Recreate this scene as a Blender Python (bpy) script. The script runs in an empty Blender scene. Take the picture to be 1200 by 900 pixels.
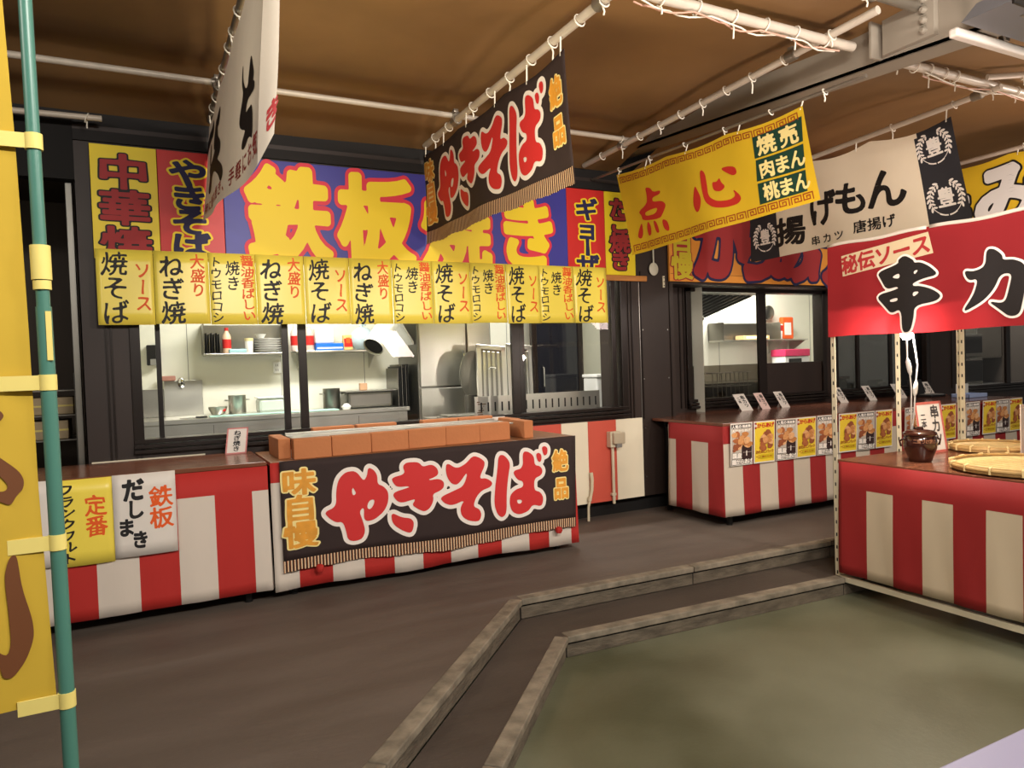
import bpy, bmesh, math, random
import numpy as np
from mathutils import Matrix, Vector
C = bpy.context
sc = C.scene
COL = sc.collection
rnd = random.Random(7)

# ------------------------------------------------------------------ camera, light, exposure
cam_d = bpy.data.cameras.new('camera')
cam_d.sensor_width = 36.0
cam_d.lens = 841.76 / 1200 * 36.0
cam_d.clip_start = 0.05
cam = bpy.data.objects.new('camera', cam_d)
COL.objects.link(cam)
yaw, pitch, roll = -0.47522605, -0.02736138, -0.0337834
base_m = Matrix(((1, 0, 0), (0, 0, -1), (0, 1, 0)))
rot = Matrix.Rotation(yaw, 3, 'Z') @ Matrix.Rotation(pitch, 3, 'X') @ base_m @ Matrix.Rotation(roll, 3, 'Z')
cam.matrix_world = Matrix.Translation((0, 0, 1.55)) @ rot.to_4x4()
sc.camera = cam
sc.view_settings.view_transform = 'Standard'
sc.view_settings.look = 'None'
sc.view_settings.exposure = -0.35
sc.view_settings.gamma = 1.0
sc.view_settings.use_curve_mapping = False
w = bpy.data.worlds.new('night')
sc.world = w
w.use_nodes = True
w.node_tree.nodes['Background'].inputs[0].default_value = (1.0, 0.95, 0.88, 1)
w.node_tree.nodes['Background'].inputs[1].default_value = 0.19

def area(name, loc, target, size, power, col, size_y=None):
    d = bpy.data.lights.new(name, 'AREA')
    d.energy = power
    d.color = col
    d.shape = 'RECTANGLE'
    d.size = size
    d.size_y = size_y or size
    o = bpy.data.objects.new(name, d)
    COL.objects.link(o)
    o.location = loc
    o.rotation_euler = (Vector(target) - Vector(loc)).to_track_quat('-Z', 'Y').to_euler()
    return o
WARM = (1.0, 0.94, 0.86)
COOL = (1.0, 0.97, 0.90)
area('lamp_over_path', (1.1, -0.3, 3.35), (1.5, 5.2, 1.4), 1.3, 180, WARM, 0.25)
area('lamp_by_stall', (3.7, 0.0, 3.25), (3.6, 4.2, 1.0), 1.3, 132, WARM, 0.25)
area('lamp_right_aisle', (7.6, 2.2, 3.2), (7.0, 5.0, 0.9), 1.2, 85, (1.0, 0.91, 0.82), 0.25)
area('ceiling_fill_left', (1.25, 3.3, 2.3), (1.5, 3.9, 3.6), 0.5, 24, (1.0, 0.88, 0.62))  # added fill that brightens the tarp from below, no fixture here
area('added_fill_left', (-2.2, 1.0, 3.2), (0.4, 4.6, 2.6), 1.0, 48, WARM, 0.25)  # added fill for the white banner and the left side
area('unlit_room_fill', (-1.6, 6.2, 3.0), (-1.0, 7.6, 1.6), 0.4, 3.5, WARM)  # added faint fill, keeps the dark room from going black
area('ceiling_fill_right', (3.2, 2.2, 1.9), (4.3, 3.9, 3.6), 0.5, 40, (1.0, 0.82, 0.72))  # added fill standing in for bounce onto the beam and tarp
area('ceiling_fill_far_right', (6.4, 2.6, 2.2), (6.6, 3.8, 3.6), 0.5, 22, (1.0, 0.78, 0.72))  # added fill that lifts the right-hand tarp
area('kitchen_lamp', (1.4, 6.6, 2.9), (1.4, 7.3, 0.8), 1.2, 92, COOL, 0.2)
area('kitchen_lamp_far', (3.9, 6.6, 2.9), (3.9, 7.3, 0.8), 1.2, 66, COOL, 0.2)
area('fry_kitchen_lamp', (7.2, 6.9, 2.9), (7.4, 7.2, 0.8), 1.2, 110, COOL, 0.2)
area('back_kitchen_lamp', (12.2, 6.9, 2.8), (12.4, 7.2, 0.8), 1.0, 80, COOL, 0.2)

# ------------------------------------------------------------------ materials
def lin(c):
    return tuple(((x / 255.0) / 12.92 if x / 255.0 <= 0.04045 else (((x / 255.0) + 0.055) / 1.055) ** 2.4) for x in c)
MATS = {}
def mat(name, rgb, rough=0.6, metal=0.0, var=0.0, scale=6.0, stretch=(1, 1, 1), bump=0.0, bscale=None, spec=0.4, coat=0.0, trans=0.0, emit=0.0, rvar=0.0, rgb2=None):
    if name in MATS:
        return MATS[name]
    m = bpy.data.materials.new(name)
    m.use_nodes = True
    nt = m.node_tree
    b = nt.nodes['Principled BSDF']
    c = lin(rgb)
    b.inputs['Base Color'].default_value = (*c, 1)
    b.inputs['Roughness'].default_value = rough
    b.inputs['Metallic'].default_value = metal
    b.inputs['Specular IOR Level'].default_value = spec
    b.inputs['Coat Weight'].default_value = coat
    b.inputs['Coat Roughness'].default_value = 0.12
    if emit:
        b.inputs['Emission Color'].default_value = (*c, 1)
        b.inputs['Emission Strength'].default_value = emit
    if var or bump or rvar or rgb2:
        tc = nt.nodes.new('ShaderNodeTexCoord')
        mp = nt.nodes.new('ShaderNodeMapping')
        mp.inputs['Scale'].default_value = stretch
        nt.links.new(tc.outputs['Object'], mp.inputs[0])
        no = nt.nodes.new('ShaderNodeTexNoise')
        no.inputs['Scale'].default_value = scale
        no.inputs['Detail'].default_value = 5
        nt.links.new(mp.outputs[0], no.inputs[0])
        if var or rgb2:
            r = nt.nodes.new('ShaderNodeValToRGB')
            c2 = lin(rgb2) if rgb2 else c
            r.color_ramp.elements[0].position = 0.32
            r.color_ramp.elements[1].position = 0.68
            r.color_ramp.elements[0].color = (*[x * (1 - var) for x in c], 1)
            r.color_ramp.elements[1].color = (*[min(1, x * (1 + var)) for x in c2], 1)
            nt.links.new(no.outputs[0], r.inputs[0])
            nt.links.new(r.outputs[0], b.inputs['Base Color'])
        if rvar:
            mr = nt.nodes.new('ShaderNodeMapRange')
            mr.inputs[1].default_value = 0.3
            mr.inputs[2].default_value = 0.7
            mr.inputs[3].default_value = max(0.02, rough - rvar)
            mr.inputs[4].default_value = min(1, rough + rvar)
            nt.links.new(no.outputs[0], mr.inputs[0])
            nt.links.new(mr.outputs[0], b.inputs['Roughness'])
        if bump:
            n2 = no
            if bscale:
                n2 = nt.nodes.new('ShaderNodeTexNoise')
                n2.inputs['Scale'].default_value = bscale
                n2.inputs['Detail'].default_value = 4
                nt.links.new(mp.outputs[0], n2.inputs[0])
            bp = nt.nodes.new('ShaderNodeBump')
            bp.inputs['Strength'].default_value = bump
            bp.inputs['Distance'].default_value = 0.02
            nt.links.new(n2.outputs[0], bp.inputs['Height'])
            nt.links.new(bp.outputs[0], b.inputs['Normal'])
    if trans:
        out = nt.nodes['Material Output']
        t = nt.nodes.new('ShaderNodeBsdfTranslucent')
        t.inputs[0].default_value = (*c, 1)
        mx = nt.nodes.new('ShaderNodeMixShader')
        mx.inputs[0].default_value = trans
        nt.links.new(b.outputs[0], mx.inputs[1])
        nt.links.new(t.outputs[0], mx.inputs[2])
        nt.links.new(mx.outputs[0], out.inputs[0])
    MATS[name] = m
    return m

def glass(name, tint, gloss_rough=0.01, base=0.0):
    if name in MATS:
        return MATS[name]
    m = bpy.data.materials.new(name)
    m.use_nodes = True
    nt = m.node_tree
    nt.nodes.remove(nt.nodes['Principled BSDF'])
    out = nt.nodes['Material Output']
    t = nt.nodes.new('ShaderNodeBsdfTransparent')
    t.inputs[0].default_value = (*tint, 1)
    g = nt.nodes.new('ShaderNodeBsdfGlossy')
    g.inputs['Roughness'].default_value = gloss_rough
    f = nt.nodes.new('ShaderNodeFresnel')
    f.inputs[0].default_value = 1.45
    mx = nt.nodes.new('ShaderNodeMixShader')
    nt.links.new(f.outputs[0], mx.inputs[0])
    nt.links.new(t.outputs[0], mx.inputs[1])
    nt.links.new(g.outputs[0], mx.inputs[2])
    nt.links.new(mx.outputs[0], out.inputs[0])
    MATS[name] = m
    return m

M_wall = mat('dark_brown_siding', (46, 35, 30), 0.5, 0, 0.15, 3, (1, 1, .2))
M_void = mat('black_void', (16, 13, 11), 0.8)
M_frame = mat('dark_bronze_frame', (35, 27, 23), 0.32, 0.2)
M_glass = glass('clear_glass', (0.95, 0.96, 0.95))
M_dglass = glass('smoked_glass', (0.20, 0.18, 0.15))
M_bglass = glass('black_glass', (0.06, 0.06, 0.065))
M_kwall = mat('kitchen_wall', (226, 224, 208), 0.45, 0, 0.03, 2)
M_steel = mat('stainless', (196, 194, 186), 0.3, 1.0, 0.03, 3, (1, 1, 1), rvar=0.03)
M_steeld = mat('stainless_dark', (132, 129, 122), 0.36, 1.0, 0.04, 3, (1, 1, 1), rvar=0.03)
M_chrome = mat('chrome', (210, 210, 205), 0.12, 1.0)
M_black = mat('black_plastic', (22, 20, 19), 0.4)
M_white = mat('white_plastic', (235, 233, 228), 0.4)
M_grey = mat('grey_plastic', (130, 128, 122), 0.5)
M_pipe = mat('white_painted_pipe', (200, 188, 172), 0.38, 0.1, 0.06, 9)
M_pipeg = mat('galvanised_pipe', (150, 142, 130), 0.3, 0.7, 0.1, 9)
M_tie = mat('white_cord', (235, 228, 212), 0.6)
M_beam = mat('grey_steel_paint', (142, 132, 118), 0.55, 0.0, 0.08, 2)
M_tarp = mat('brown_tarp', (128, 96, 60), 0.55, 0, 0.16, 1.1, (1, 1, 1), 0.35, 2.2)
M_deck = mat('worn_dark_deck', (96, 85, 76), 0.68, 0, 0.18, 1.8, (0.45, 2.0, 1), 0.12, 30, rvar=0.12)
M_tread = mat('worn_dark_tread', (74, 64, 56), 0.72, 0, 0.18, 2.0, (0.7, 2.0, 1), 0.12, 30, rvar=0.1)
M_nose = mat('worn_timber_nosing', (128, 118, 102), 0.7, 0, 0.35, 9, (1, 1, 1), 0.4, 22)
M_riser = mat('worn_timber_riser', (98, 88, 74), 0.75, 0, 0.35, 7, (1, 1, 3), 0.4, 22)
M_green = mat('green_floor_coating', (88, 88, 64), 0.4, 0, 0.2, 1.1, (1, 1, 1), 0.06, 40, rgb2=(104, 104, 84), rvar=0.1)
M_red = mat('red_cloth', (180, 42, 36), 0.75, 0, 0.05, 3, (1, 1, .3), 0.12, 9)
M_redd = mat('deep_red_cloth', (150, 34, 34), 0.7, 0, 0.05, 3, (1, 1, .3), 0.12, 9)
M_wcloth = mat('white_cloth', (214, 202, 188), 0.8, 0, 0.03, 3, (1, 1, .3), 0.12, 9)
M_panelw = mat('cream_vinyl_panel', (236, 226, 200), 0.5, 0, 0.03, 2)
M_panelr = mat('red_vinyl_panel', (206, 88, 70), 0.5, 0, 0.04, 2)
M_brownt = mat('brown_laminate', (118, 72, 52), 0.22, 0, 0.12, 3, (.6, 6, 1), rvar=0.06)
M_brick = mat('orange_brick', (192, 122, 76), 0.8, 0, 0.05, 5, (1, 1, 1), 0.15, 40)
M_cream = mat('cream_angle_steel', (214, 204, 176), 0.45)
M_yel = mat('yellow_paper', (247, 224, 88), 0.32, 0, 0.02, 4, spec=0.5)
M_yelc = mat('yellow_cloth', (232, 192, 40), 0.75, 0, 0.04, 3, (1, 1, 1), 0.12, 8, trans=0.2)
M_ysign = mat('yellow_sign', (244, 216, 36), 0.4, 0, 0.02, 2)
M_rsign = mat('red_sign', (206, 44, 40), 0.4, 0, 0.03, 2)
M_bsign = mat('blue_sign', (62, 60, 150), 0.4, 0, 0.08, 2)
M_osign = mat('orange_sign', (232, 152, 58), 0.5, 0, 0.05, 2)
M_wpap = mat('white_paper', (228, 220, 210), 0.5, 0, 0.02, 3)
M_bcloth = mat('dark_brown_cloth', (50, 36, 34), 0.8, 0, 0.08, 5, (1, 1, 1), 0.1, 10)
M_banw = mat('white_banner_cloth', (216, 206, 190), 0.8, 0, 0.04, 3, (1, 1, 1), 0.15, 7, trans=0.25)
M_bancr = mat('cream_banner_cloth', (236, 220, 194), 0.8, 0, 0.04, 3, (1, 1, 1), 0.15, 7, trans=0.2)
M_navy = mat('charcoal_cloth', (44, 42, 46), 0.8, 0, 0.08, 4, (1, 1, 1), 0.1, 8)
I_blk = mat('ink_black', (28, 24, 24), 0.6)
I_red = mat('ink_red', (206, 46, 46), 0.6)
I_tred = mat('ink_brush_red', (196, 44, 32), 0.7)
I_or = mat('ink_orange', (232, 92, 26), 0.6)
I_wht = mat('ink_white', (240, 230, 220), 0.7)
I_yel = mat('ink_yellow', (246, 214, 40), 0.5)
I_gold = mat('ink_gold', (226, 156, 52), 0.6, 0, 0.12, 14)
I_pale = mat('ink_pale_yellow', (246, 226, 150), 0.6)
I_navy = mat('ink_navy', (34, 32, 74), 0.6)
I_pink = mat('ink_pink_red', (222, 52, 72), 0.5)
I_brn = mat('ink_brown', (106, 62, 32), 0.7)
I_drd = mat('ink_dark_red', (164, 44, 46), 0.6)
I_green = mat('ink_green', (24, 62, 48), 0.6)
I_meander = mat('ink_meander_red', (160, 66, 24), 0.6)
M_flag = mat('flag_yellow_cloth', (206, 172, 56), 0.8, 0, 0.04, 3, (1, 1, 1), 0.12, 8, trans=0.15)
M_pole = mat('green_pole', (74, 122, 108), 0.35, 0, 0.03, 4)
M_tab = mat('pale_yellow_tab', (226, 208, 120), 0.6)
M_jar = mat('brown_glaze', (54, 25, 19), 0.12, 0, 0.15, 6, coat=0.6)
M_bamboo = mat('bamboo', (214, 186, 130), 0.55, 0, 0.1, 20, (1, 1, 4))
M_bamboo2 = mat('bamboo_rim', (176, 142, 88), 0.5, 0, 0.18, 16)

# ------------------------------------------------------------------ mesh builder
class MB:
    def __init__(s):
        s.v = []; s.f = []; s.m = []; s.mats = []; s.sm = []
    def mi(s, m):
        if m not in s.mats:
            s.mats.append(m)
        return s.mats.index(m)
    def poly(s, pts, m, smooth=False):
        n = len(s.v)
        s.v.extend([tuple(p) for p in pts])
        s.f.append(tuple(range(n, n + len(pts))))
        s.m.append(s.mi(m)); s.sm.append(smooth)
    def faces(s, verts, faces, m, smooth=False, M=None):
        n = len(s.v)
        for p in verts:
            s.v.append(tuple(M @ Vector(p)) if M is not None else tuple(p))
        k = s.mi(m)
        for f in faces:
            s.f.append(tuple(i + n for i in f)); s.m.append(k); s.sm.append(smooth)
    def box(s, x0, x1, y0, y1, z0, z1, m, bev=0.0, M=None):
        if x1 < x0: x0, x1 = x1, x0
        if y1 < y0: y0, y1 = y1, y0
        if z1 < z0: z0, z1 = z1, z0
        bm = bmesh.new()
        bmesh.ops.create_cube(bm, size=1)
        for v in bm.verts:
            v.co = ((x0 + x1) / 2 + v.co.x * (x1 - x0), (y0 + y1) / 2 + v.co.y * (y1 - y0), (z0 + z1) / 2 + v.co.z * (z1 - z0))
        if bev:
            bmesh.ops.bevel(bm, geom=list(bm.edges), offset=min(bev, 0.45 * min(x1 - x0, y1 - y0, z1 - z0)), segments=2, affect='EDGES', profile=0.5)
        bm.verts.index_update()
        s.faces([v.co.copy() for v in bm.verts], [[v.index for v in f.verts] for f in bm.faces], m, False, M)
        bm.free()
        return s
    def tube(s, path, r, m, n=10, caps=True):
        P = [Vector(p) for p in path]
        rs = r if isinstance(r, (list, tuple)) else [r] * len(P)
        rings = []
        up = None
        for i, p in enumerate(P):
            d = (P[min(i + 1, len(P) - 1)] - P[max(i - 1, 0)]).normalized()
            if up is None:
                a = Vector((0, 0, 1)) if abs(d.z) < 0.9 else Vector((1, 0, 0))
                up = d.cross(a).normalized()
            else:
                up = (up - d * up.dot(d)).normalized()
            sd = d.cross(up)
            rings.append([p + (up * math.cos(2 * math.pi * k / n) + sd * math.sin(2 * math.pi * k / n)) * rs[i] for k in range(n)])
        V = [q for rr in rings for q in rr]
        F = []
        for i in range(len(P) - 1):
            for k in range(n):
                F.append((i * n + k, i * n + (k + 1) % n, (i + 1) * n + (k + 1) % n, (i + 1) * n + k))
        if caps:
            F.append(tuple(range(n - 1, -1, -1)))
            F.append(tuple(range((len(P) - 1) * n, len(P) * n)))
        s.faces(V, F, m, True)
        return s
    def lathe(s, prof, c, m, n=28, M=None, smooth=True):
        V = []; F = []
        for (r, z) in prof:
            for k in range(n):
                a = 2 * math.pi * k / n
                V.append((c[0] + r * math.cos(a), c[1] + r * math.sin(a), c[2] + z))
        for i in range(len(prof) - 1):
            for k in range(n):
                F.append((i * n + k, i * n + (k + 1) % n, (i + 1) * n + (k + 1) % n, (i + 1) * n + k))
        F.append(tuple(range(n - 1, -1, -1)))
        F.append(tuple(range((len(prof) - 1) * n, len(prof) * n)))
        s.faces(V, F, m, smooth, M)
        return s
    def grid(s, fn, nu, nv, matfn, smooth=True):
        n = len(s.v)
        for j in range(nv + 1):
            for i in range(nu + 1):
                s.v.append(tuple(fn(i / nu, j / nv)))
        for j in range(nv):
            for i in range(nu):
                a = n + j * (nu + 1) + i
                s.f.append((a, a + 1, a + nu + 2, a + nu + 1))
                mm = matfn((i + .5) / nu, (j + .5) / nv) if callable(matfn) and not isinstance(matfn, bpy.types.Material) else matfn
                s.m.append(s.mi(mm)); s.sm.append(smooth)
        return s
    def build(s, name, parent=None, base=None, solid=0.0):
        b = Vector(base) if base is not None else (Vector(parent['_base']) if parent is not None else Vector((0, 0, 0)))
        me = bpy.data.meshes.new(name)
        me.from_pydata([tuple(Vector(v) - b) for v in s.v], [], s.f)
        for mm in s.mats:
            me.materials.append(mm)
        me.polygons.foreach_set('material_index', s.m)
        me.polygons.foreach_set('use_smooth', s.sm)
        me.update()
        if any(s.sm):
            me.set_sharp_from_angle(angle=0.7)
        o = bpy.data.objects.new(name, me)
        COL.objects.link(o)
        if solid:
            md = o.modifiers.new('thickness', 'SOLIDIFY')
            md.thickness = solid
            md.offset = 1
        if parent is not None:
            o.parent = parent
            o['_base'] = tuple(b)
        else:
            o.location = b
            o['_base'] = tuple(b)
        return o

def tag(o, label, cat, group=None):
    o['label'] = label
    o['category'] = cat
    if group:
        o['group'] = group
    return o
def thing(name, label, cat, loc, group=None):
    o = bpy.data.objects.new(name, None)
    COL.objects.link(o)
    o.location = loc
    o.empty_display_size = 0.1
    o['_base'] = tuple(loc)
    return tag(o, label, cat, group)
def struct(mb, name, parent=None, base=None, solid=0.0):
    o = mb.build(name, parent, base, solid)
    if parent is None:
        o['kind'] = 'structure'
    return o
def copy_tree(o, loc=None, label=None):
    c = o.copy()
    COL.objects.link(c)
    if loc is not None:
        c.location = loc
    if label:
        c['label'] = label
    for ch in list(o.children):
        d = ch.copy(); COL.objects.link(d); d.parent = c
        for g in list(ch.children):
            e = g.copy(); COL.objects.link(e); e.parent = d
    return c

# ------------------------------------------------------------------ lettering
_tc = bpy.data.curves.new('glyph_source', 'FONT')
_tc.resolution_u = 4
_to = bpy.data.objects.new('glyph_source', _tc)
COL.objects.link(_to)
_gc = {}
def glyph_geo(ch):
    if ch in _gc:
        return _gc[ch]
    _tc.body = ch
    C.view_layer.update()
    ob = _to.evaluated_get(C.evaluated_depsgraph_get())
    me = ob.to_mesh()
    P = np.array([(v.co.x, v.co.y) for v in me.vertices]).reshape(-1, 2)
    cnt = {}
    T = []
    for p in me.polygons:
        vs = list(p.vertices)
        for k in range(1, len(vs) - 1):
            T.append((vs[0], vs[k], vs[k + 1]))
        for a, b in zip(vs, vs[1:] + vs[:1]):
            e = (min(a, b), max(a, b))
            cnt[e] = cnt.get(e, 0) + 1
    E = [e for e, n in cnt.items() if n == 1]
    ob.to_mesh_clear()
    _gc[ch] = (P, np.array(E), np.array(T))
    return _gc[ch]
def seg_dist(G, A, B):
    d = B - A
    L = np.maximum((d * d).sum(1), 1e-12)
    best = np.full(len(G), 1e9)
    for i in range(0, len(A), 40):
        a = A[i:i + 40]; dd = d[i:i + 40]; l = L[i:i + 40]
        q = G[:, None, :] - a[None]
        t = np.clip((q * dd[None]).sum(2) / l[None], 0, 1)
        r = q - t[..., None] * dd[None]
        best = np.minimum(best, (r * r).sum(2).min(1))
    return np.sqrt(best)
def iso(xs, ys, S, run=5):
    """polygons of the region S < 0 on a grid"""
    out = []
    ny, nx = S.shape
    for j in range(ny - 1):
        i = 0
        while i < nx - 1:
            q = (S[j, i], S[j, i + 1], S[j + 1, i + 1], S[j + 1, i])
            ins = [v < 0 for v in q]
            if all(ins):
                k = i + 1
                while k < nx - 1 and k - i < run and S[j, k + 1] < 0 and S[j + 1, k + 1] < 0:
                    k += 1
                out.append([(xs[i], ys[j]), (xs[k], ys[j]), (xs[k], ys[j + 1]), (xs[i], ys[j + 1])])
                i = k
                continue
            if any(ins):
                cr = [(xs[i], ys[j]), (xs[i + 1], ys[j]), (xs[i + 1], ys[j + 1]), (xs[i], ys[j + 1])]
                pts = []
                for a in range(4):
                    b = (a + 1) % 4
                    if ins[a]:
                        pts.append(cr[a])
                    if ins[a] != ins[b]:
                        t = q[a] / (q[a] - q[b])
                        pts.append((cr[a][0] + t * (cr[b][0] - cr[a][0]), cr[a][1] + t * (cr[b][1] - cr[a][1])))
                if len(pts) >= 3:
                    out.append(pts)
            i += 1
    return out
_sc = {}
def glyph_sdf(ch, N):
    k = (ch, N)
    if k in _sc:
        return _sc[k]
    P, E, T = glyph_geo(ch)
    pad = 0.16
    xs = np.linspace(-pad, 1 + pad, N)
    ys = np.linspace(-0.12 - pad, 0.88 + pad, N)
    X, Y = np.meshgrid(xs, ys)
    G = np.stack([X.ravel(), Y.ravel()], 1)
    D = seg_dist(G, P[E[:, 0]], P[E[:, 1]])
    ins = np.zeros(len(G), bool)
    for a, b, c in T:
        pa, pb, pc = P[a], P[b], P[c]
        s1 = (pb[0] - pa[0]) * (G[:, 1] - pa[1]) - (pb[1] - pa[1]) * (G[:, 0] - pa[0])
        s2 = (pc[0] - pb[0]) * (G[:, 1] - pb[1]) - (pc[1] - pb[1]) * (G[:, 0] - pb[0])
        s3 = (pa[0] - pc[0]) * (G[:, 1] - pc[1]) - (pa[1] - pc[1]) * (G[:, 0] - pc[0])
        ins |= ((s1 >= 0) & (s2 >= 0) & (s3 >= 0)) | ((s1 <= 0) & (s2 <= 0) & (s3 <= 0))
    D[ins] *= -1
    # a brush does not press evenly: slow variation of the stroke weight
    h = sum(ord(c) for c in ch)
    D = D + 0.008 * np.sin(7 * G[:, 0] + h) * np.cos(6 * G[:, 1] + 2 * h)
    _sc[k] = (xs, ys, D.reshape(N, N))
    return _sc[k]
_pc = {}
def glyph_polys(ch, N, dil, run):
    k = (ch, N, round(dil, 4), run)
    if k not in _pc:
        xs, ys, D = glyph_sdf(ch, N)
        _pc[k] = iso(xs, ys, D - dil, run)
    return _pc[k]

class Letters:
    """lettering painted on a surface W(u, v, lift)"""
    def __init__(s, W, lift=0.0022):
        s.W = W; s.mb = MB(); s.lift = lift; s.n = 0
    def add(s, polys, m, layer=1):
        for p in polys:
            s.mb.poly([s.W(u, v, s.lift * layer) for u, v in p], m)
    def quad(s, u0, v0, u1, v1, m, layer=1, nu=1):
        for i in range(nu):
            a = u0 + (u1 - u0) * i / nu; b = u0 + (u1 - u0) * (i + 1) / nu
            s.add([[(a, v0), (b, v0), (b, v1), (a, v1)]], m, layer)
    def ch(s, c, cx, cy, w, h, m, dil=0.02, layer=1, rot=0.0, shear=0.0, N=34, run=5, warp=0.0):
        if c == ' ':
            return
        ca, sa = math.cos(rot), math.sin(rot)
        res = []
        for p in glyph_polys(c, N, dil, run):
            q = []
            for x, y in p:
                x -= .5; y -= .38
                x += shear * y + warp * math.sin(5.5 * y + 40 * cx)
                y += -.6 * shear * x + warp * math.sin(5 * x + 31 * cy)
                x, y = x * ca - y * sa, x * sa + y * ca
                q.append((cx + x * w, cy + y * h))
            res.append(q)
        s.add(res, m, layer)
    def outlined(s, c, cx, cy, w, h, m, mo, dil, dil2, layer=1, rot=0, shear=0, N=60, run=5):
        layer += .13 * (s.n % 6); s.n += 1      # neighbouring letters never lie in one plane
        s.ch(c, cx, cy, w, h, mo, dil2, layer, rot, shear, N, run)
        s.ch(c, cx, cy, w, h, m, dil, layer + 1, rot, shear, N, run)
    def col(s, text, cx, top, w, h, m, dil=0.02, layer=1, jit=0.0, N=34):
        y = top
        for c in text:
            small = c in 'ッョっょ'
            r = -math.pi / 2 if c == 'ー' else rnd.uniform(-jit, jit)
            k = 0.75 if small else 1.0
            s.ch(c, cx + rnd.uniform(-jit, jit) * w * .3, y - h * k / 2, w * k, h * k * 1.04, m, dil, layer, r, rnd.uniform(-2, 2) * jit, N, 5, .5 * jit)
            y -= h * k
    def row(s, text, x, cy, w, h, m, dil=0.02, layer=1, rot=0, N=34, step=None):
        for i, c in enumerate(text):
            s.ch(c, x + (i + .5) * (step or w), cy, w, h, m, dil, layer, rot, 0, N)
    def loops(s, loops, m, mo=None, dil2=0.0, su=1.0, sv=1.0, cell=0.012, layer=1, dil=0.0, soft=2, run=4):
        """traced brush shapes (even-odd), su/sv turn u, v into metres for even outlines"""
        A = []; B = []
        for l in loops:
            p = np.array(l, float) * (su, sv)
            for _ in range(soft):
                nx_ = np.roll(p, -1, 0)
                p = np.stack([p * .78 + nx_ * .22, p * .22 + nx_ * .78], 1).reshape(-1, 2)
            A.append(p); B.append(np.roll(p, -1, 0))
        A = np.concatenate(A); B = np.concatenate(B)
        pad = dil2 + cell * 2
        lo = A.min(0) - pad; hi = A.max(0) + pad
        xs = np.arange(lo[0], hi[0] + cell, cell); ys = np.arange(lo[1], hi[1] + cell, cell)
        X, Y = np.meshgrid(xs, ys)
        G = np.stack([X.ravel(), Y.ravel()], 1)
        D = seg_dist(G, A, B)
        ins = np.zeros(len(G), bool)
        for a, b in zip(A, B):
            if a[1] == b[1]:
                continue
            c = (a[1] > G[:, 1]) != (b[1] > G[:, 1])
            xx = a[0] + (G[:, 1] - a[1]) * (b[0] - a[0]) / (b[1] - a[1])
            ins ^= c & (G[:, 0] < xx)
        D[ins] *= -1
        D = D.reshape(X.shape)
        sc_ = lambda ps: [[(u / su, v / sv) for u, v in p] for p in ps]
        if mo is not None:
            s.add(sc_(iso(xs, ys, D - dil2, run)), mo, layer)
            layer += 1
        s.add(sc_(iso(xs, ys, D - dil, run)), m, layer)
    def build(s, parent, name='lettering'):
        return s.mb.build(name, parent)
def flat_y(x0, z0, y):
    return lambda u, v, o: (x0 + u, y - o, z0 + v)
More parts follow.
